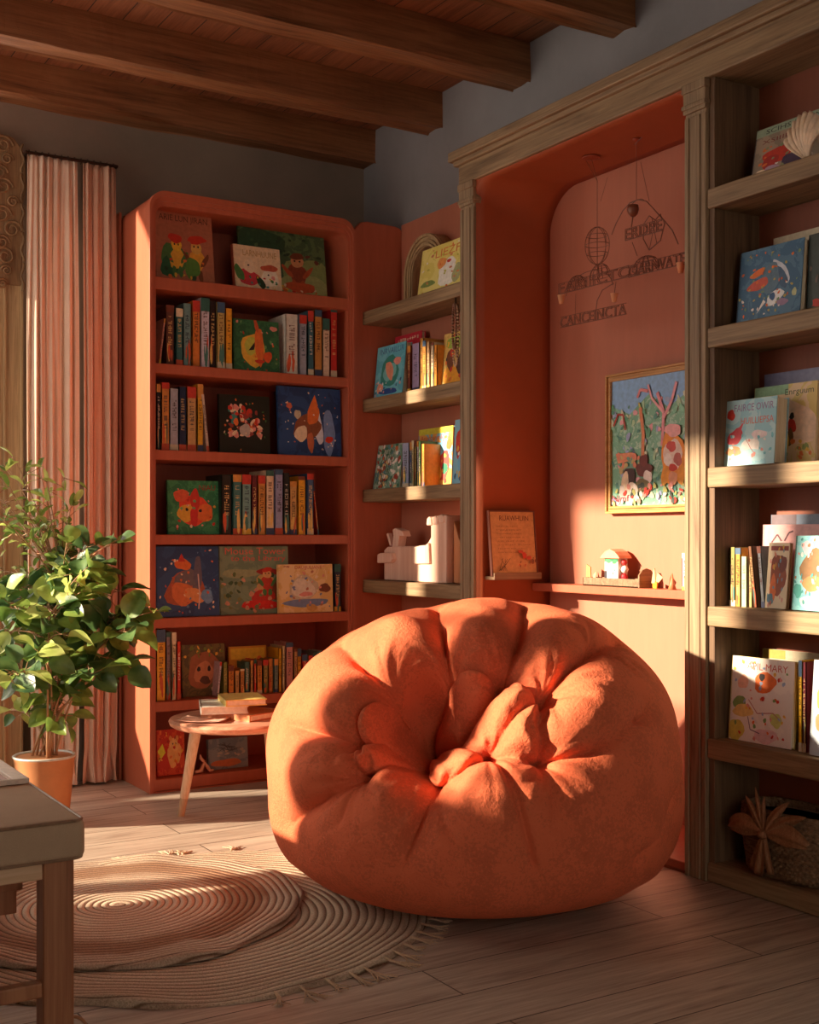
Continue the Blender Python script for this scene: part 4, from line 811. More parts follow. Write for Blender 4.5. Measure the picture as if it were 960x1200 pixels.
def cup(m, px, py, s=7):
    c = W(px, py); k = s*dep(c.x, c.y)/F
    m.lathe([(k*.5, -k), (k*.9, k*.9), (k, k)], flat((206, 150, 110)), c.x, c.y, 14, Matrix.Translation((0, 0, c.z)))
CE = 2.33
h1 = W(693, 176); o1 = Vector((h1.x, h1.y, CE))
t = thing('wire_mobile', 'copper wire mobile with balloon hanging left inside the niche', 'mobile', o1)
m = MB(); m.lathe([(.001, -.008), (.03, -.003), (.032, .0)], flat((150, 62, 34)), o1.x, o1.y, 20, Matrix.Translation((0, 0, CE+.0))); ch(m, 'ceiling_rose', t, o1)
m = MB(); kn = W(700, 212); wire(m, [o1, kn], .0009); wire(m, [o1+Vector((0, .03, 0)), kn], .0009); wire(m, [kn, W(700, 266)], .0011); wire(m, [W(712, 208), W(704, 236)], .0008); ch(m, 'string', t, o1)
m = MB(); balloon(m, 700, 287, 13, 21); ch(m, 'balloon', t, o1)
m = MB(); ell(m, 690, 344, 34, 26, .1, PI*.95); dome(m, 703, 325, 14, 16); dome(m, 676, 338, 14, 15); wire(m, [W(700, 308), W(703, 325)], .0015); ch(m, 'dome_frame', t, o1)
wireword('FARIIICTC', (655, 345), (737, 324), t, 12, o1); wireword('CANCEINCTA', (657, 384), (734, 368), t, 12, o1)
m = MB(); c1 = [W(719, 332), W(706, 340), W(700, 352), W(698, 368)]; wire(m, c1, .0017); wire(m, [W(722, 330), W(720, 345)], .0012); wire(m, [W(675, 344), W(674, 376)], .0008); wire(m, [W(655, 345), W(657, 350)], .0012); ch(m, 'link_wire', t, o1)
for px, py in ((658, 351), (720, 349)):
    m = MB(); cup(m, px, py, 5); ch(m, 'cup', t, o1, smooth=True)
h2 = W(746, 112); o2 = Vector((h2.x, h2.y, CE))
t = thing('wire_mobile', 'copper wire mobile with tall arch and heart hanging right inside the niche', 'mobile', o2)
m = MB(); m.lathe([(.001, -.01), (.012, -.004), (.014, 0)], flat((150, 62, 34)), o2.x, o2.y, 16, Matrix.Translation((0, 0, CE))); ch(m, 'ceiling_rose', t, o2)
m = MB(); wire(m, [W(743, 170), o2+Vector((0, -.03, 0))], .0009); wire(m, [o2, W(746, 234)], .001); wire(m, [W(751, 190), W(761, 236)], .0008); ch(m, 'string', t, o2)
m = MB(); arc = [(717, 275), (722, 262), (730, 247), (738, 238), (748, 234), (758, 236), (768, 247), (778, 258), (788, 270), (795, 286)]; wire(m, [W(*p) for p in arc], .002); ell(m, 748, 238, 8, 4, 0, PI, 12); ch(m, 'arch_wire', t, o2)
m = MB(); c = W(742, 247); k = 7*dep(c.x, c.y)/F; m.lathe([(k*.3, -k), (k*.8, -k*.5), (k, .2*k), (k*.9, k*.9), (.001, k)], WIREM, c.x, c.y, 16, Matrix.Translation((0, 0, c.z))); wire(m, [W(742, 253), W(740, 266)], .0022); ch(m, 'bell', t, o2, smooth=True)
wireword('ERDPE', (733, 282), (776, 270), t, 13, o2)
m = MB()
hp = [(761, 293), (754, 280), (755, 262), (761, 253), (768, 258), (774, 251), (779, 262), (774, 282), (761, 293)]; wire(m, [W(*p) for p in hp], .002); wire(m, [W(761, 293), W(768, 258)], .0012); wire(m, [W(757, 272), W(778, 268)], .0012); wire(m, [W(764, 255), W(770, 286)], .0012); ch(m, 'heart_wire', t, o2)
m = MB(); dome(m, 757, 315, 18, 15); wire(m, [W(741, 284), W(747, 300)], .0014); ch(m, 'dome_frame', t, o2)
wireword('CIARNVATE', (737, 325), (803, 309), t, 13, o2)
m = MB(); cup(m, 798, 314, 6); ch(m, 'cup', t, o2, smooth=True)

# ------------------------------------------------------------------ beanbag
def beanbag():
    nu, nv = 900, 460
    d0, l0 = 3.465, .180
    cx, cy = SY*d0+CY*l0, CY*d0-SY*l0; a = .564; zc = .385; bt = .430; bb = .385
    ph = np.linspace(0, 2*PI, nu, endpoint=False); tt = np.linspace(0.0005, PI-.0005, nv)
    PH, TT = np.meshgrid(ph, tt, indexing='ij'); s, c = np.sin(TT), np.cos(TT)
    rho = np.where(c > 0, a*s**.92, a*s**.6); z = np.where(c > 0, zc + bt*np.abs(c)**1.0, zc - bb*np.abs(c)**.62)
    X = cx + rho*np.cos(PH); Y = cy + rho*np.sin(PH); Z = z
    dd = (SY*X+CY*Y) - d0; ll = (CY*X-SY*Y) - l0
    up = np.clip((Z-.2)/.6, 0, 1)
    Z = Z + up*(.10*dd + .055*ll); Z = np.maximum(Z, .006)
    P = np.stack([X, Y, Z], -1)
    du = np.roll(P, -1, 0)-np.roll(P, 1, 0); dv = np.gradient(P, axis=1)
    nrm = np.cross(dv, du); nrm /= np.linalg.norm(nrm, axis=-1, keepdims=True)+1e-12
    ctr = np.array([cx, cy, .4]); nrm *= np.sign(((P-ctr)*nrm).sum(-1).mean())
    d = SY*P[..., 0]+CY*P[..., 1]; PXX = 480+F*(CY*P[..., 0]-SY*P[..., 1])/d; PYY = HOR-F*(P[..., 2]-H)/d
    facing = ((np.array([0, 0, H])-P)*nrm).sum(-1) > 0
    def hit(px, py):
        q = (PXX-px)**2+(PYY-py)**2; q = np.where(facing, q, 1e9); i = np.unravel_index(np.argmin(q), q.shape); return P[i].copy(), nrm[i].copy()
    D = np.zeros(P.shape[:2]); Hh_ = np.zeros(P.shape[:2])
    def dist_to(px, py): return np.linalg.norm(P-hit(px, py)[0], axis=-1)
    # the seat hollow: pushed back and down into the bag
    Hh_ += .20*np.exp(-(dist_to(492, 846)/.125)**2) + .10*np.exp(-(dist_to(515, 812)/.17)**2) + .05*np.exp(-(dist_to(490, 800)/.12)**2)
    # seams form a net; every cell between them bulges
    T = dict(P0=(489, 858), A=(445, 787), B=(522, 761), C=(595, 767), D=(647, 799), E=(579, 872), F=(652, 889), G=(500, 936), H=(393, 859), I=(400, 915), J=(479, 897), K=(700, 752))
    net = [(['P0', (466, 820), 'A'], 1), (['P0', (510, 812), 'B'], 1), (['C', (577, 796), (556, 822), (540, 850), 'P0'], 1.2), (['C', 'D'], .6), (['D', (640, 840), 'F'], .7), (['D', (608, 830), 'E'], .55), (['E', 'F'], .8),
           (['E', (540, 902), 'G'], .8), (['J', 'G'], .7), (['P0', 'J'], 1), (['J', (440, 888), 'I'], .7), (['J', (436, 858), 'H'], .7), (['H', (412, 820), 'A'], .7), (['H', 'I'], .5), (['A', 'B'], .55), (['B', 'C'], .7),
           (['A', (415, 765), (392, 748)], .8), (['B', (516, 730), (510, 700)], .9), (['C', (610, 732), (614, 702)], .9), (['D', (672, 774), 'K', (735, 742)], .8), (['F', (700, 878), (752, 836)], .6), (['I', (368, 938), (340, 965)], .6), (['H', (360, 852), (335, 848)], .6),
           (['G', (486, 965), (474, 1010)], .5), (['P0', (530, 862), 'E'], .8), (['F', (655, 930), (648, 965)], .35), (['E', (592, 895), (600, 925)], .4)]
    g = np.full(D.shape, 9.0); wsum = np.zeros(D.shape)
    rs = np.random.RandomState(3)
    for pts, wt in net:
        q = [hit(*(T[p] if isinstance(p, str) else p))[0] for p in pts]; best = np.full(D.shape, 9.0); tl = np.zeros(D.shape)
        for i in range(len(q)-1):
            AB = q[i+1]-q[i]; t = np.clip(((P-q[i])@AB)/(AB@AB+1e-9), 0, 1); ds = np.linalg.norm(P-(q[i]+t[..., None]*AB), axis=-1)
            m_ = ds < best; best = np.where(m_, ds, best); tl = np.where(m_, (i+t)/(len(q)-1), tl)
        endfree = not isinstance(pts[-1], str)
        fade = np.where(tl > .6, 1-.6*(tl-.6)/.4, 1) if endfree else 1
        w_ = wt*fade*(.6*np.exp(-best/.052) + .4*np.exp(-best/.014))
        wsum = np.maximum(wsum, w_) + .25*np.minimum(wsum, w_)
    D -= .112*wsum
    D += .02
    # tufts: deep buttons with soft radiating gathers
    for k, (px, py) in T.items():
        q, nq = hit(px, py); v = P-q; r = np.linalg.norm(v, axis=-1)
        e1 = np.cross(nq, [0, 0, 1.0]); e1 /= np.linalg.norm(e1); e2_ = np.cross(nq, e1)
        th = np.arctan2(v@e2_, v@e1); th = th + .35*np.sin(r*22+rs.rand()*6)*np.cos(2*th+rs.rand()*6)
        D -= (.056 if k != 'K' else .02)*np.exp(-r/.034)
        pl = np.zeros_like(r)
        for f_, am in ((5, .8), (9, .8), (14, .6), (23, .35)): pl += am*np.cos(f_*th+rs.rand()*6.28)
        msk = .5+.5*np.cos(2*th+rs.rand()*6.28)
        D += .0035*pl*(.4+.6*msk)*(r/(r+.025))*np.exp(-(r/.14)**1.6)
        nf_ = 12
        for f_ in range(nf_):
            an = 2*PI*(f_+rs.uniform(-.35, .35))/nf_; ln_ = rs.uniform(.07, .19); dd_ = rs.uniform(.008, .019)
            di = e1*math.cos(an)+e2_*math.sin(an); bend = rs.uniform(-.35, .35); si = -e1*math.sin(an)+e2_*math.cos(an)
            u_ = v@di; w2 = v@si - bend*np.clip(u_, 0, 1)**2*3; t_ = u_/ln_
            env = np.clip(t_, 0, None)**.4*np.clip(1-t_, 0, 1)**.8*(u_ > 0)
            near = np.exp(-(np.abs(v@nq)/.12)**2)
            wd_ = .006+.010*np.clip(t_, 0, 1)
            D += dd_*env*near*(-np.exp(-(w2/wd_)**2) + .55*np.exp(-((np.abs(w2)-2.1*wd_)/(1.2*wd_))**2))
    for px, py, am, sz in ((600, 818, .03, .07), (545, 880, .035, .05), (440, 875, .02, .05), (420, 835, .02, .06), (700, 820, .03, .1), (470, 735, .02, .07), (560, 735, .025, .06), (650, 735, .02, .07), (560, 915, .03, .07), (355, 905, .02, .08), (450, 915, .02, .05)):
        D += am*np.exp(-(dist_to(px, py)/sz)**2)
    for pts in ([(579, 872), (602, 915), (612, 960), (625, 1010), (650, 1068)], [(745, 845), (793, 890), (785, 930), (740, 1000), (652, 1068)]):
        q = [hit(*p)[0] for p in pts]; best = np.full(D.shape, 9.0)
        for i in range(len(q)-1):
            AB = q[i+1]-q[i]; t = np.clip(((P-q[i])@AB)/(AB@AB+1e-9), 0, 1); best = np.minimum(best, np.linalg.norm(P-(q[i]+t[..., None]*AB), axis=-1))
        D -= .010*np.exp(-best/.02) + .011*np.exp(-(best/.008)**2)
    for k in range(22):
        kx = rs.randn(3)*np.array([16, 16, 10]); D += .0011*np.sin(P@kx+rs.rand()*6)
    for k in range(10):
        kx = rs.randn(3)*np.array([5, 5, 2]); D += .003*np.sin(P@kx+rs.rand()*6)
    fade = np.clip((P[..., 2]-.03)/.1, 0, 1)
    hv = np.array([SY, CY, -.22])
    P = P + nrm*(D*fade)[..., None] + hv*(Hh_*fade)[..., None]; P[..., 2] = np.maximum(P[..., 2], .006)
    me = bpy.data.meshes.new('beanbag')
    idx = np.arange(nu*nv).reshape(nu, nv); nx = np.roll(idx, -1, 0)
    q = np.stack([idx[:, :-1], idx[:, 1:], nx[:, 1:], nx[:, :-1]], -1).reshape(-1, 4)
    off = np.array([cx, cy, 0])
    me.from_pydata((P.reshape(-1, 3)-off).tolist(), [], q.tolist())
    me.materials.append(BAGM); me.polygons.foreach_set('use_smooth', [True]*len(me.polygons)); me.update()
    o = bpy.data.objects.new('beanbag', me); C.objects.link(o); o.location = off
    tag(o, 'huge round tufted rust-orange beanbag on the floor before the niche', 'beanbag'); return o
beanbag()

# ------------------------------------------------------------------ side table and what lies on it
TC = cp(280, 846, 4.28); TC.z = 0; th = .372
t = thing('side_table', 'round low wooden side table with splayed legs before coral bookcase', 'table', TC)
m = MB(); m.lathe([(.18, th-.032), (.225, th-.03), (.238, th-.022), (.243, th-.01), (.238, th-.002), (.232, th)], TABLEW, seg=72); m.build('tabletop', t, smooth=True).data.set_sharp_from_angle(angle=math.radians(40))
def camoff(l, d): return Vector((SY*d+CY*l, CY*d-SY*l, 0))
for (l0, dd0, l1, dd1) in ((-.155, .05, -.222, .1), (.12, -.1, .15, -.15), (.1, .13, .16, .2)):
    a, b = camoff(l0, dd0), camoff(l1, dd1); a.z = th-.028; b.z = 0
    lg = MB(); lg.tube([a, a.lerp(b, .8)], [.021, .0155], LEGW, 20); o = lg.build('leg', t, smooth=True); o.data.set_sharp_from_angle(angle=math.radians(50))
    f_ = MB(); f_.tube([a.lerp(b, .8), b], [.0145, .012], wood('leg_tip_%d' % int(l0*100+50), (176, 138, 104), (196, 160, 126), 2), 20); q = f_.build('foot_tip', o, smooth=True); q.data.set_sharp_from_angle(angle=math.radians(50))
def flatbook(px, py, wd, ln, t_, z, rot, cover, label, open_=False):
    c = cp(px, py, 4.28); o = thing('book', label, 'book', (c.x, c.y, z), (0, 0, rot), 'books lying on the side table')
    cm = flat(cover, .4); m = MB(); m.box((-wd/2, -ln/2, 0), (wd/2, ln/2, .003), cm); m.box((-wd/2, -ln/2, t_-.003), (wd/2, ln/2, t_), cm); m.box((-wd/2-.002, -ln/2, 0), (-wd/2+.003, ln/2, t_), cm); m.build('cover', o)
    m = MB(); m.box((-wd/2+.003, -ln/2+.004, .003), (wd/2-.004, ln/2-.004, t_-.003), flat((240, 232, 214), .7)); m.build('page_block', o); return o
flatbook(284, 838, .17, .23, .022, th+.0005, .4, (206, 130, 84), 'orange-brown book lying at the bottom of the table stack')
flatbook(262, 832, .16, .21, .026, th+.023, -.35, (250, 244, 228), 'white paperback lying bright in the sun, middle of the table stack')
flatbook(284, 822, .14, .19, .022, th+.0495, -.25, (236, 210, 120), 'yellow book lying topmost on the side table stack')
m = MB(); P = np.zeros((12, 8, 3))
for i in range(12):
    for j in range(8): u, v = i/11-.5, j/7-.5; P[i, j] = (u*.16, v*.12, .002+.006*abs(u)**2*4+.001*math.sin(v*9))
m.grid(P, flat((240, 190, 166), .6)); c = cp(240, 846, 4.18); o = m.build('paper_sheet', smooth=True, solid=.001, loc=(c.x, c.y, th+.0008)); o.rotation_euler = (0, 0, -.7); tag(o, 'curled pink paper sheet lying at the left edge of side table', 'paper')
m = MB()
for k in range(6):
    a = k*1.05; m.tube([(0, 0, .006), (math.cos(a)*.018, math.sin(a)*.014, .014+.004*(k % 2)), (math.cos(a)*.036, math.sin(a)*.03, .004)], [.004, .006, .002], flat((196, 120, 80)), 7)
c = cp(322, 826, 4.3); c2 = (TC-c); o = m.build('wooden_toy_crab', smooth=True, loc=(c.x, c.y, th+.002)); tag(o, 'small brown many-legged wooden toy at right on side table', 'toy')

# ------------------------------------------------------------------ rugs
def rug(name, c, rx, ry, z0, mat, ring, seed, label, tass, wav):
    t = thing(name, label, 'rug', (c.x, c.y, 0)); rs = np.random.RandomState(seed); nr, na = int(rx/ring)*5, 300
    ph = rs.rand(6)*6; P = np.zeros((na+1, nr, 3))
    A = np.linspace(0, 2*PI, na+1)[:, None]; R = np.linspace(0, 1, nr)[None, :]
    wob = 1 + wav*(.5*np.sin(3*A+ph[0])+.35*np.sin(5*A+ph[1])+.25*np.sin(9*A+ph[2])+.12*np.sin(17*A+ph[3]))*R**2
    rr = R*wob; sp = (R*rx/ring + A/(2*PI))
    hz = 0.0
    ripple = (R**6)*(.007*np.sin(7*A+ph[4])+.005*np.sin(12*A+ph[5]) + .010)*(1-np.clip((R-.94)/.06, 0, 1)**2)
    P[..., 0] = rr*rx*np.cos(A); P[..., 1] = rr*ry*np.sin(A); P[..., 2] = z0 + hz + ripple
    P[..., 2] = np.where(R > .992, .001 if z0 < .006 else .008, P[..., 2])
    m = MB(); m.grid(P, mat); m.build('woven_rug', t, smooth=True)
    for k in range(len(tass)):
        a = tass[k]; w_ = 1+wav*(.5*math.sin(3*a+ph[0])+.35*math.sin(5*a+ph[1])+.25*math.sin(9*a+ph[2])+.12*math.sin(17*a+ph[3]))
        b = Vector((w_*rx*math.cos(a), w_*ry*math.sin(a), 0)); dr = Vector((math.cos(a), math.sin(a), 0)); m = MB(); ln = random.uniform(.035, .075)
        for q in range(7):
            sp_ = random.uniform(-.6, .6); d2 = Matrix.Rotation(sp_, 3, 'Z') @ dr
            p0 = b - dr*.012 + Vector((0, 0, z0+.006)); p1 = b + dr*.012 + Vector((random.uniform(-.004, .004), random.uniform(-.004, .004), .003+z0*.8)); p2 = p1 + d2*ln*.5 + Vector((0, 0, -.0015)); p3 = p2 + (Matrix.Rotation(random.uniform(-.7, .7), 3, 'Z') @ d2)*ln*.5; p3.z = .002+z0*.7
            m.tube([p0, p1, p2, p3], [.003, .0022, .0016, .0008], FRINGE, 5)
        m.build('tassel', t, smooth=True)
    return t
def rugmat(name, base, dark, r0, pitch):
    m, nt, b = newmat(name); b.inputs['Roughness'].default_value = .95
    tc = N(nt, 'ShaderNodeTexCoord'); ln = N(nt, 'ShaderNodeVectorMath', operation='LENGTH'); L(nt, tc.outputs['Object'], ln.inputs[0])
    n = noise(nt, coords(nt), 5, 4); n2 = noise(nt, coords(nt), 220, 3, .7)
    s = N(nt, 'ShaderNodeMath', operation='MULTIPLY_ADD'); L(nt, n, s.inputs[0]); s.inputs[1].default_value = .12; L(nt, ln.outputs['Value'], s.inputs[2])
    rc = ramp(nt, s.outputs[0], [(.05, lin(base)), (r0+.02, lin(base)), (r0+.08, lin(dark)), (r0+.14, lin(dark)), (r0+.17, mul(lin(base), .95))])
    sx = N(nt, 'ShaderNodeSeparateXYZ'); L(nt, tc.outputs['Object'], sx.inputs[0]); at2 = N(nt, 'ShaderNodeMath', operation='ARCTAN2'); L(nt, sx.outputs[1], at2.inputs[0]); L(nt, sx.outputs[0], at2.inputs[1])
    a3 = N(nt, 'ShaderNodeMath', operation='MULTIPLY'); L(nt, at2.outputs[0], a3.inputs[0]); a3.inputs[1].default_value = .5
    l3 = N(nt, 'ShaderNodeMath', operation='MULTIPLY_ADD'); L(nt, ln.outputs['Value'], l3.inputs[0]); l3.inputs[1].default_value = PI/pitch; L(nt, a3.outputs[0], l3.inputs[2])
    sn = N(nt, 'ShaderNodeMath', operation='SINE'); L(nt, l3.outputs[0], sn.inputs[0]); ab = N(nt, 'ShaderNodeMath', operation='ABSOLUTE'); L(nt, sn.outputs[0], ab.inputs[0])
    gm = N(nt, 'ShaderNodeMix', data_type='RGBA', blend_type='MULTIPLY'); gm.inputs[0].default_value = 1; L(nt, rc, gm.inputs[6]); L(nt, ramp(nt, ab.outputs[0], [(.08, (.34, .26, .2, 1)), (.4, (1, 1, 1, 1))]), gm.inputs[7]); rc = gm.outputs[2]
    mx = N(nt, 'ShaderNodeMix', data_type='RGBA', blend_type='MULTIPLY'); mx.inputs[0].default_value = .8
    L(nt, rc, mx.inputs[6]); L(nt, ramp(nt, n2, [(.3, (.5, .46, .42, 1)), (.65, (1, 1, 1, 1))]), mx.inputs[7]); L(nt, mx.outputs[2], b.inputs['Base Color'])
    bb_ = N(nt, 'ShaderNodeMath', operation='MULTIPLY_ADD'); L(nt, n2, bb_.inputs[0]); bb_.inputs[1].default_value = .7; L(nt, ab.outputs[0], bb_.inputs[2]); bump(nt, b, bb_.outputs[0], 1.0, .007); return m
c = cp(215, 1075, F/(1075-HOR)); c.z = 0
ta = [-1.6+.085*k+random.uniform(-.02, .02) for k in range(22)] + [random.uniform(1.0, 2.2) for _ in range(8)]
rug('fringed_rug', c, .70, .62, .004, rugmat('cream_braid', (226, 206, 178), (216, 194, 166), .5, .022), .022, 4, 'larger cream woven jute rug with fringe under the braided spiral rug', ta, .05)
c = cp(140, 1066, F/(1066-HOR)); c.z = 0
rug('braided_rug', c, .50, .49, .014, rugmat('brown_braid', (220, 196, 170), (172, 132, 100), .3, .02), .02, 9, 'round brown spiral braided jute rug lying on top of cream rug', [], .035)

# ------------------------------------------------------------------ bench
bx0, bx1, by0, by1, bz = .05, .712, 2.36, 3.55, .452
OBn = Vector((.4, 2.9, 0)); t = thing('bench', 'low wooden bench with beige padded seat at the lower left', 'bench', OBn)
m = MB(); m.box((bx0, by0, .372), (bx1, by1, bz), CUSHM); o = ch(m, 'cushion', t, OBn, bevel=.016, seg=5, smooth=True)
m = MB()
for z in (.376, bz-.004):
    pts = rrect(bx0+.004, bx1-.004, by0+.004, by1-.004, .02, .02, 6); pts.append(pts[0]); m.tube([(u, v, z) for u, v in pts], .0035, flat((150, 122, 96)), 8)
ch(m, 'piping', t, OBn, smooth=True)
for (a, b) in (((bx0+.02, by0+.03, .335), (bx1-.045, by0+.055, .371)), ((bx0+.02, by1-.055, .335), (bx1-.045, by1-.03, .371)), ((bx1-.07, by0+.05, .335), (bx1-.045, by1-.05, .371)), ((bx0+.02, by0+.05, .335), (bx0+.045, by1-.05, .371))):
    m = MB(); m.box(a, b, wood('bench_rail_%d' % len(bpy.data.materials), (198, 160, 122), (214, 180, 144), 0, 1, .5, .1, (176, 138, 100))); ch(m, 'rail', t, OBn, bevel=.003)
for (x, y) in ((bx1-.078, by0+.018), (bx1-.078, by1-.08), (bx0+.02, by0+.018), (bx0+.02, by1-.08)):
    m = MB(); m.box((x, y, 0), (x+.06, y+.06, .374), BENCHW); ch(m, 'leg', t, OBn, bevel=.006)
for (a, b) in (((bx0+.07, by0+.03, .105), (bx1-.075, by0+.058, .135)), ((bx0+.07, by1-.06, .105), (bx1-.075, by1-.03, .135))):
    m = MB(); m.box(a, b, BENCHW); ch(m, 'stretcher', t, OBn, bevel=.004)
m = MB(); c = cp(16, 1050, 2.62); m.box((c.x-.09, c.y, .24), (c.x+.02, c.y+.05, .3355), BENCHW); m.box((c.x-.09, c.y+.004, .19), (c.x+.008, c.y+.046, .245), BENCHW); ch(m, 'stepped_bracket', t, OBn, bevel=.003)
m = MB(); tz = bz+.001
m.ring([(.12, 2.76), (.70, 2.76), (.70, 3.45), (.12, 3.45)], [(.145, 2.785), (.66, 2.785), (.66, 3.425), (.145, 3.425)], tz, tz+.014, flat((226, 208, 190)), 'y') if False else None
for a, b in (((.12, 2.755, tz), (.703, 2.765, tz+.012)), ((.12, 3.44, tz), (.703, 3.45, tz+.012)), ((.668, 2.765, tz), (.703, 3.44, tz+.012)), ((.12, 2.765, tz), (.14, 3.44, tz+.012))): m.box(a, b, flat((232, 214, 196)))
m.box((.135, 2.762, tz), (.67, 3.442, tz+.004), flat((178, 136, 122))); o = m.build('tray', bevel=.002); tag(o, 'flat mauve tray with pale rim lying on the padded bench', 'tray')
# small wooden ring at the bench leg
m = MB(); c = cp(80, 1200, 2.42); R_ = .027
m.tube([(c.x+R_*math.cos(a), c.y+R_*.35*math.sin(a), .030+R_*math.sin(a)) for a in [2*PI*k/28 for k in range(29)]], .0032, flat((160, 110, 66), .4), 8); o = m.build('wooden_ring', smooth=True); o.location = (0.0, -.035, 0.0); tag(o, 'small wooden ring leaning at the foot of the bench leg', 'ring')

# ------------------------------------------------------------------ curtain, rod, carved panel
ry = BWY-.085
def curtain(px0, px1, mat, label, seed, nf, amp):
    a, b = X_at(px0, ry), X_at(px1, ry); rs = np.random.RandomState(seed); zt_ = Zp(186, X_at(80, ry), ry)-.008; nx, nz = 300, 90
    P = np.zeros((nx, nz, 3)); ph = rs.rand(5)*6
    for i in range(nx):
        u = i/(nx-1); f_ = u*nf*2*PI + 1.3*math.sin(u*8+ph[0]) + .5*math.sin(u*19+ph[2])
        for j in range(nz):
            v = j/(nz-1); z = zt_ + (.012-zt_)*v
            pin = .55+.45*min(1, v*4); sway = .012*math.sin(v*2.4+ph[1]+u*2)*v
            wdn = (u-.5)*(1+.10*math.sin(v*3+ph[2])*v) + .5
            y = ry + amp*pin*(.75+.4*math.sin(u*11+ph[1]))*(math.sin(f_+.5*math.sin(v*2+ph[3])) + .35*math.sin(2.3*f_+ph[4]+v*2)) + .004*math.sin(40*u+9*v)
            x = a + (b-a)*wdn + .35*amp*math.cos(f_)*pin + sway
            if v > .95: k = (v-.95)/.05; x += .018*k*math.sin(f_*.7+ph[0]); y -= .03*k*k*abs(math.sin(f_*.5+ph[1]))
            P[i, j] = (x, min(y, BWY-.012), z)
    t = thing('curtain', label, 'curtain', ((a+b)/2, ry, 0), group='curtain panels'); m = MB(); m.grid(P, mat); ch(m, 'fabric', t, ((a+b)/2, ry, 0), smooth=True, solid=.0025)
curtain(32, 90, CURTL, 'pale pink linen curtain panel hanging nearest the carved wooden panel', 3, 6, .013)
curtain(97, 135, CURTM, 'darker dusty pink linen curtain panel hanging nearest the coral bookcase', 8, 4, .015)
zr = Zp(186, X_at(80, ry), ry)
t = thing('curtain_rod', 'thin dark iron curtain rod above the pink linen curtains', 'curtain rod', (X_at(80, ry), ry, zr)); orr = (X_at(80, ry), ry, zr)
m = MB(); m.tube([(X_at(30, ry), ry, zr), (X_at(138, ry), ry, zr)], .006, DARKM, 10); ch(m, 'rod', t, orr)
for px in (32, 137):
    m = MB(); x = X_at(px, ry); m.tube([(x, ry, zr), (x, BWY-.001, zr)], .005, DARKM, 8); m.tube([(x, BWY-.006, zr), (x, BWY-.001, zr)], .016, DARKM, 12); ch(m, 'bracket', t, orr)
for k in range(14):
    m = MB(); x = X_at(34+7.6*k, ry); m.tube([(x, ry+.010*math.sin(a), zr-.002+.012*math.cos(a)) for a in [2*PI*q/12 for q in range(13)]], .0014, DARKM, 5); ch(m, 'curtain_ring', t, orr)
# carved panel
x0, x1 = 1.085, X_at(27, BWY-.02); pz0, pz1 = .9, Zp(166, x1, BWY)
t = thing('carved_panel', 'carved wooden wall panel with scrollwork at the left edge beside curtain', 'panel', ((x0+x1)/2, BWY-.02, pz0)); off = ((x0+x1)/2, BWY-.02, pz0)
CARV = wood('carved_brown_wood', (122, 92, 62), (156, 122, 84), 2, 1.4, .6, .5)
m = MB(); m.box((x0, BWY-.026, 0.0), (x1, BWY-.001, 2.02), ARCHW)
for x in (x0+.03, x0+.075, x1-.012): m.box((x, BWY-.032, 0.0), (x+.01, BWY-.024, 2.02), ARCHW)
ch(m, 'plank', t, off, bevel=.002)
m = MB(); m.prism([(x0, 2.0), (x1-.01, 2.0), (x1-.006, 2.1), (x1+.004, 2.2), (x1-.008, 2.3), (x1+.012, 2.4), (x1+.004, 2.5), (x1-.014, pz1-.03), (x1-.04, pz1), (x0, pz1+.02)], BWY-.034, BWY-.001, CARV, 'y'); ch(m, 'crest', t, off, bevel=.004)
m = MB(); rs = random.Random(4)
for k in range(11):
    cx_, cz_ = rs.uniform(x0+.05, x1-.03), 2.0 + .055*k; R_ = rs.uniform(.02, .04); s_ = rs.choice((-1, 1))
    m.tube([(cx_+s_*R_*(1-q/30)*math.cos(q*.42), BWY-.036-.0004*q, cz_+R_*(1-q/30)*math.sin(q*.42)) for q in range(26)], [.006-.00015*q for q in range(26)], CARV, 7)
for k in range(5): m.tube([(x1-.006+.006*math.sin(q*1.1+k), BWY-.036, 1.98+.118*k+.014*q) for q in range(9)], .005, CARV, 7)
ch(m, 'scroll_carving', t, off, smooth=True)

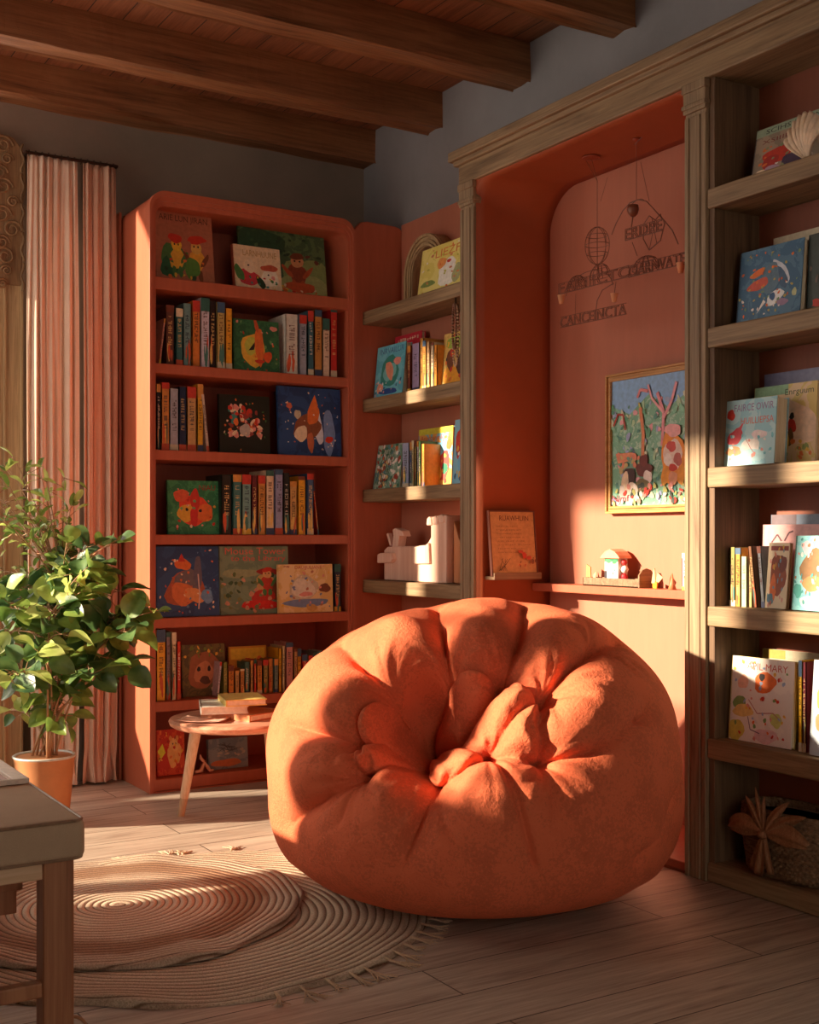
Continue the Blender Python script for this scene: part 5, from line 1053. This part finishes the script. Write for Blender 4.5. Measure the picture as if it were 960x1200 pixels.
# ------------------------------------------------------------------ potted plant
PC = cp(52, 885, 4.25); PC.z = 0; ph_ = Zp(886, PC.x, PC.y)
t = thing('potted_plant', 'leafy green potted plant in terracotta pot between bench and curtain', 'plant', PC)
m = MB(); m.lathe([(.07, 0), (.082, .004), (.102, ph_-.012), (.106, ph_-.004), (.106, ph_)], TERRA, seg=48); m.build('pot', t, smooth=True).data.set_sharp_from_angle(angle=math.radians(50))
m = MB(); m.lathe([(.106, ph_-.002), (.108, ph_+.003), (.104, ph_+.006), (.096, ph_+.003), (.094, ph_-.02)], POTRIM, seg=48); m.build('rim', t, smooth=True)
m = MB(); m.lathe([(.09, ph_-.03), (.094, ph_-.015), (.001, ph_-.008)], SOIL, seg=32); m.build('soil', t)
LV = {0: MB(), 1: MB(), 2: MB()}; ST = MB(); rnd = random.Random(12)
def leaf(p, dirv, size, wd, mi, curl=.25):
    dirv = dirv.normalized(); up = Vector((rnd.uniform(-.9, .5), rnd.uniform(-1.1, .3), .8)); sd_ = dirv.cross(up).normalized(); nn = sd_.cross(dirv).normalized()
    P = np.zeros((9, 5, 3)); fold = rnd.uniform(.1, .35)
    for i in range(9):
        k = i/8; ww = wd*size*(math.sin(PI*min(1, k**.9))**.6 if 0 < k < 1 else .02)
        for j in range(5):
            s = (j-2)/2; q = p + dirv*(size*k) - nn*(curl*size*k*k) + sd_*(s*ww*.5) + nn*(fold*ww*abs(s)**1.3) + nn*(.03*size*math.sin(k*7+s*3)); P[i, j] = q-PC
    LV[mi].grid(P, (LEAFA, LEAFB, LEAFD)[mi])
def bez(a, b, c, n=12): return [a*(1-k)**2 + b*2*k*(1-k) + c*k*k for k in [i/(n-1) for i in range(n)]]
tips = []; mains = []
for k in range(40):
    px, py = rnd.uniform(0, 150), rnd.uniform(630, 850); d = 4.25 + rnd.uniform(-.2, .22); tips.append((px, py, d, rnd.choice((0, 0, 2, 2, 1)), rnd.uniform(.065, .105), .8))
tips += [(135, 690, 4.2, 1, .10, .7), (160, 722, 4.2, 0, .09, .7), (110, 790, 4.15, 2, .1, .8), (186, 715, 4.12, 0, .045, .5), (30, 790, 4.0, 1, .1, .75), (8, 790, 4.0, 1, .1, .8), (80, 745, 4.1, 1, .1, .7), (150, 740, 4.15, 1, .08, .8), (60, 720, 4.1, 1, .1, .6), (10, 740, 4.2, 1, .09, .6), (-10, 700, 4.3, 0, .09, .6), (45, 765, 4.05, 1, .09, .7)]
for k in range(22): tips.append((rnd.uniform(-20, 100), rnd.uniform(545, 700), 4.25+rnd.uniform(-.2, .2), rnd.choice((1, 0, 0)), rnd.uniform(.04, .06), .38))
tips += [(75, 560, 4.3, 1, .05, .3), (55, 565, 4.3, 1, .05, .35), (15, 535, 4.2, 1, .06, .35), (0, 560, 4.2, 0, .06, .4)]
for (px, py, d, mi, sz, wd) in tips:
    c_ = cp(px, py, d); main = len(mains) < 13
    a = PC + Vector((rnd.uniform(-.05, .05), rnd.uniform(-.05, .05), ph_-.01)) if main else min((p for q in mains for p in q[5:9]), key=lambda p: (p-c_).length + (.4 if p.z > c_.z-.03 else 0))
    b = a.lerp(c_, .5) + Vector((0, 0, .10 if main else .03)) + Vector((a.x-c_.x, a.y-c_.y, 0))*.2
    pts = bez(a, b, c_); ST.tube([p-PC for p in pts], [(.0048 if main else .003)-(.003 if main else .0018)*i/11 for i in range(12)], STEMM, 6)
    if main: mains.append(pts)
    tipd = pts[-1]-pts[-2]; leaf(pts[-1], tipd + Vector((rnd.uniform(-.02, .02), rnd.uniform(-.02, .02), 0)), sz, wd, mi)
    small = sz < .065
    for i in range(5 if not small else 4, 12):
        for _q in range(1 if rnd.random() < (.9 if not small else .95) else 0):
            dr = Vector((rnd.uniform(-1, 1), rnd.uniform(-1, 1), rnd.uniform(-.5, .9))).normalized(); q = pts[i]; e = q + dr*rnd.uniform(.02, .05)
            ST.tube([q-PC, e-PC], [.0018, .0012], STEMM, 5); leaf(e, dr, sz*rnd.uniform(.75, 1.1), wd, rnd.choice((mi, 0, 2) if not small else (mi, 0, 1)))
ST.build('stem', t, smooth=True)
fo_ = MB()
for mb_ in LV.values():
    for f_, mi in zip([tuple(f) for f in mb_.f], mb_.m): pass
    fo_.add(mb_.v, mb_.f, mb_.mats[0])
fo_.build('foliage', t, smooth=True)
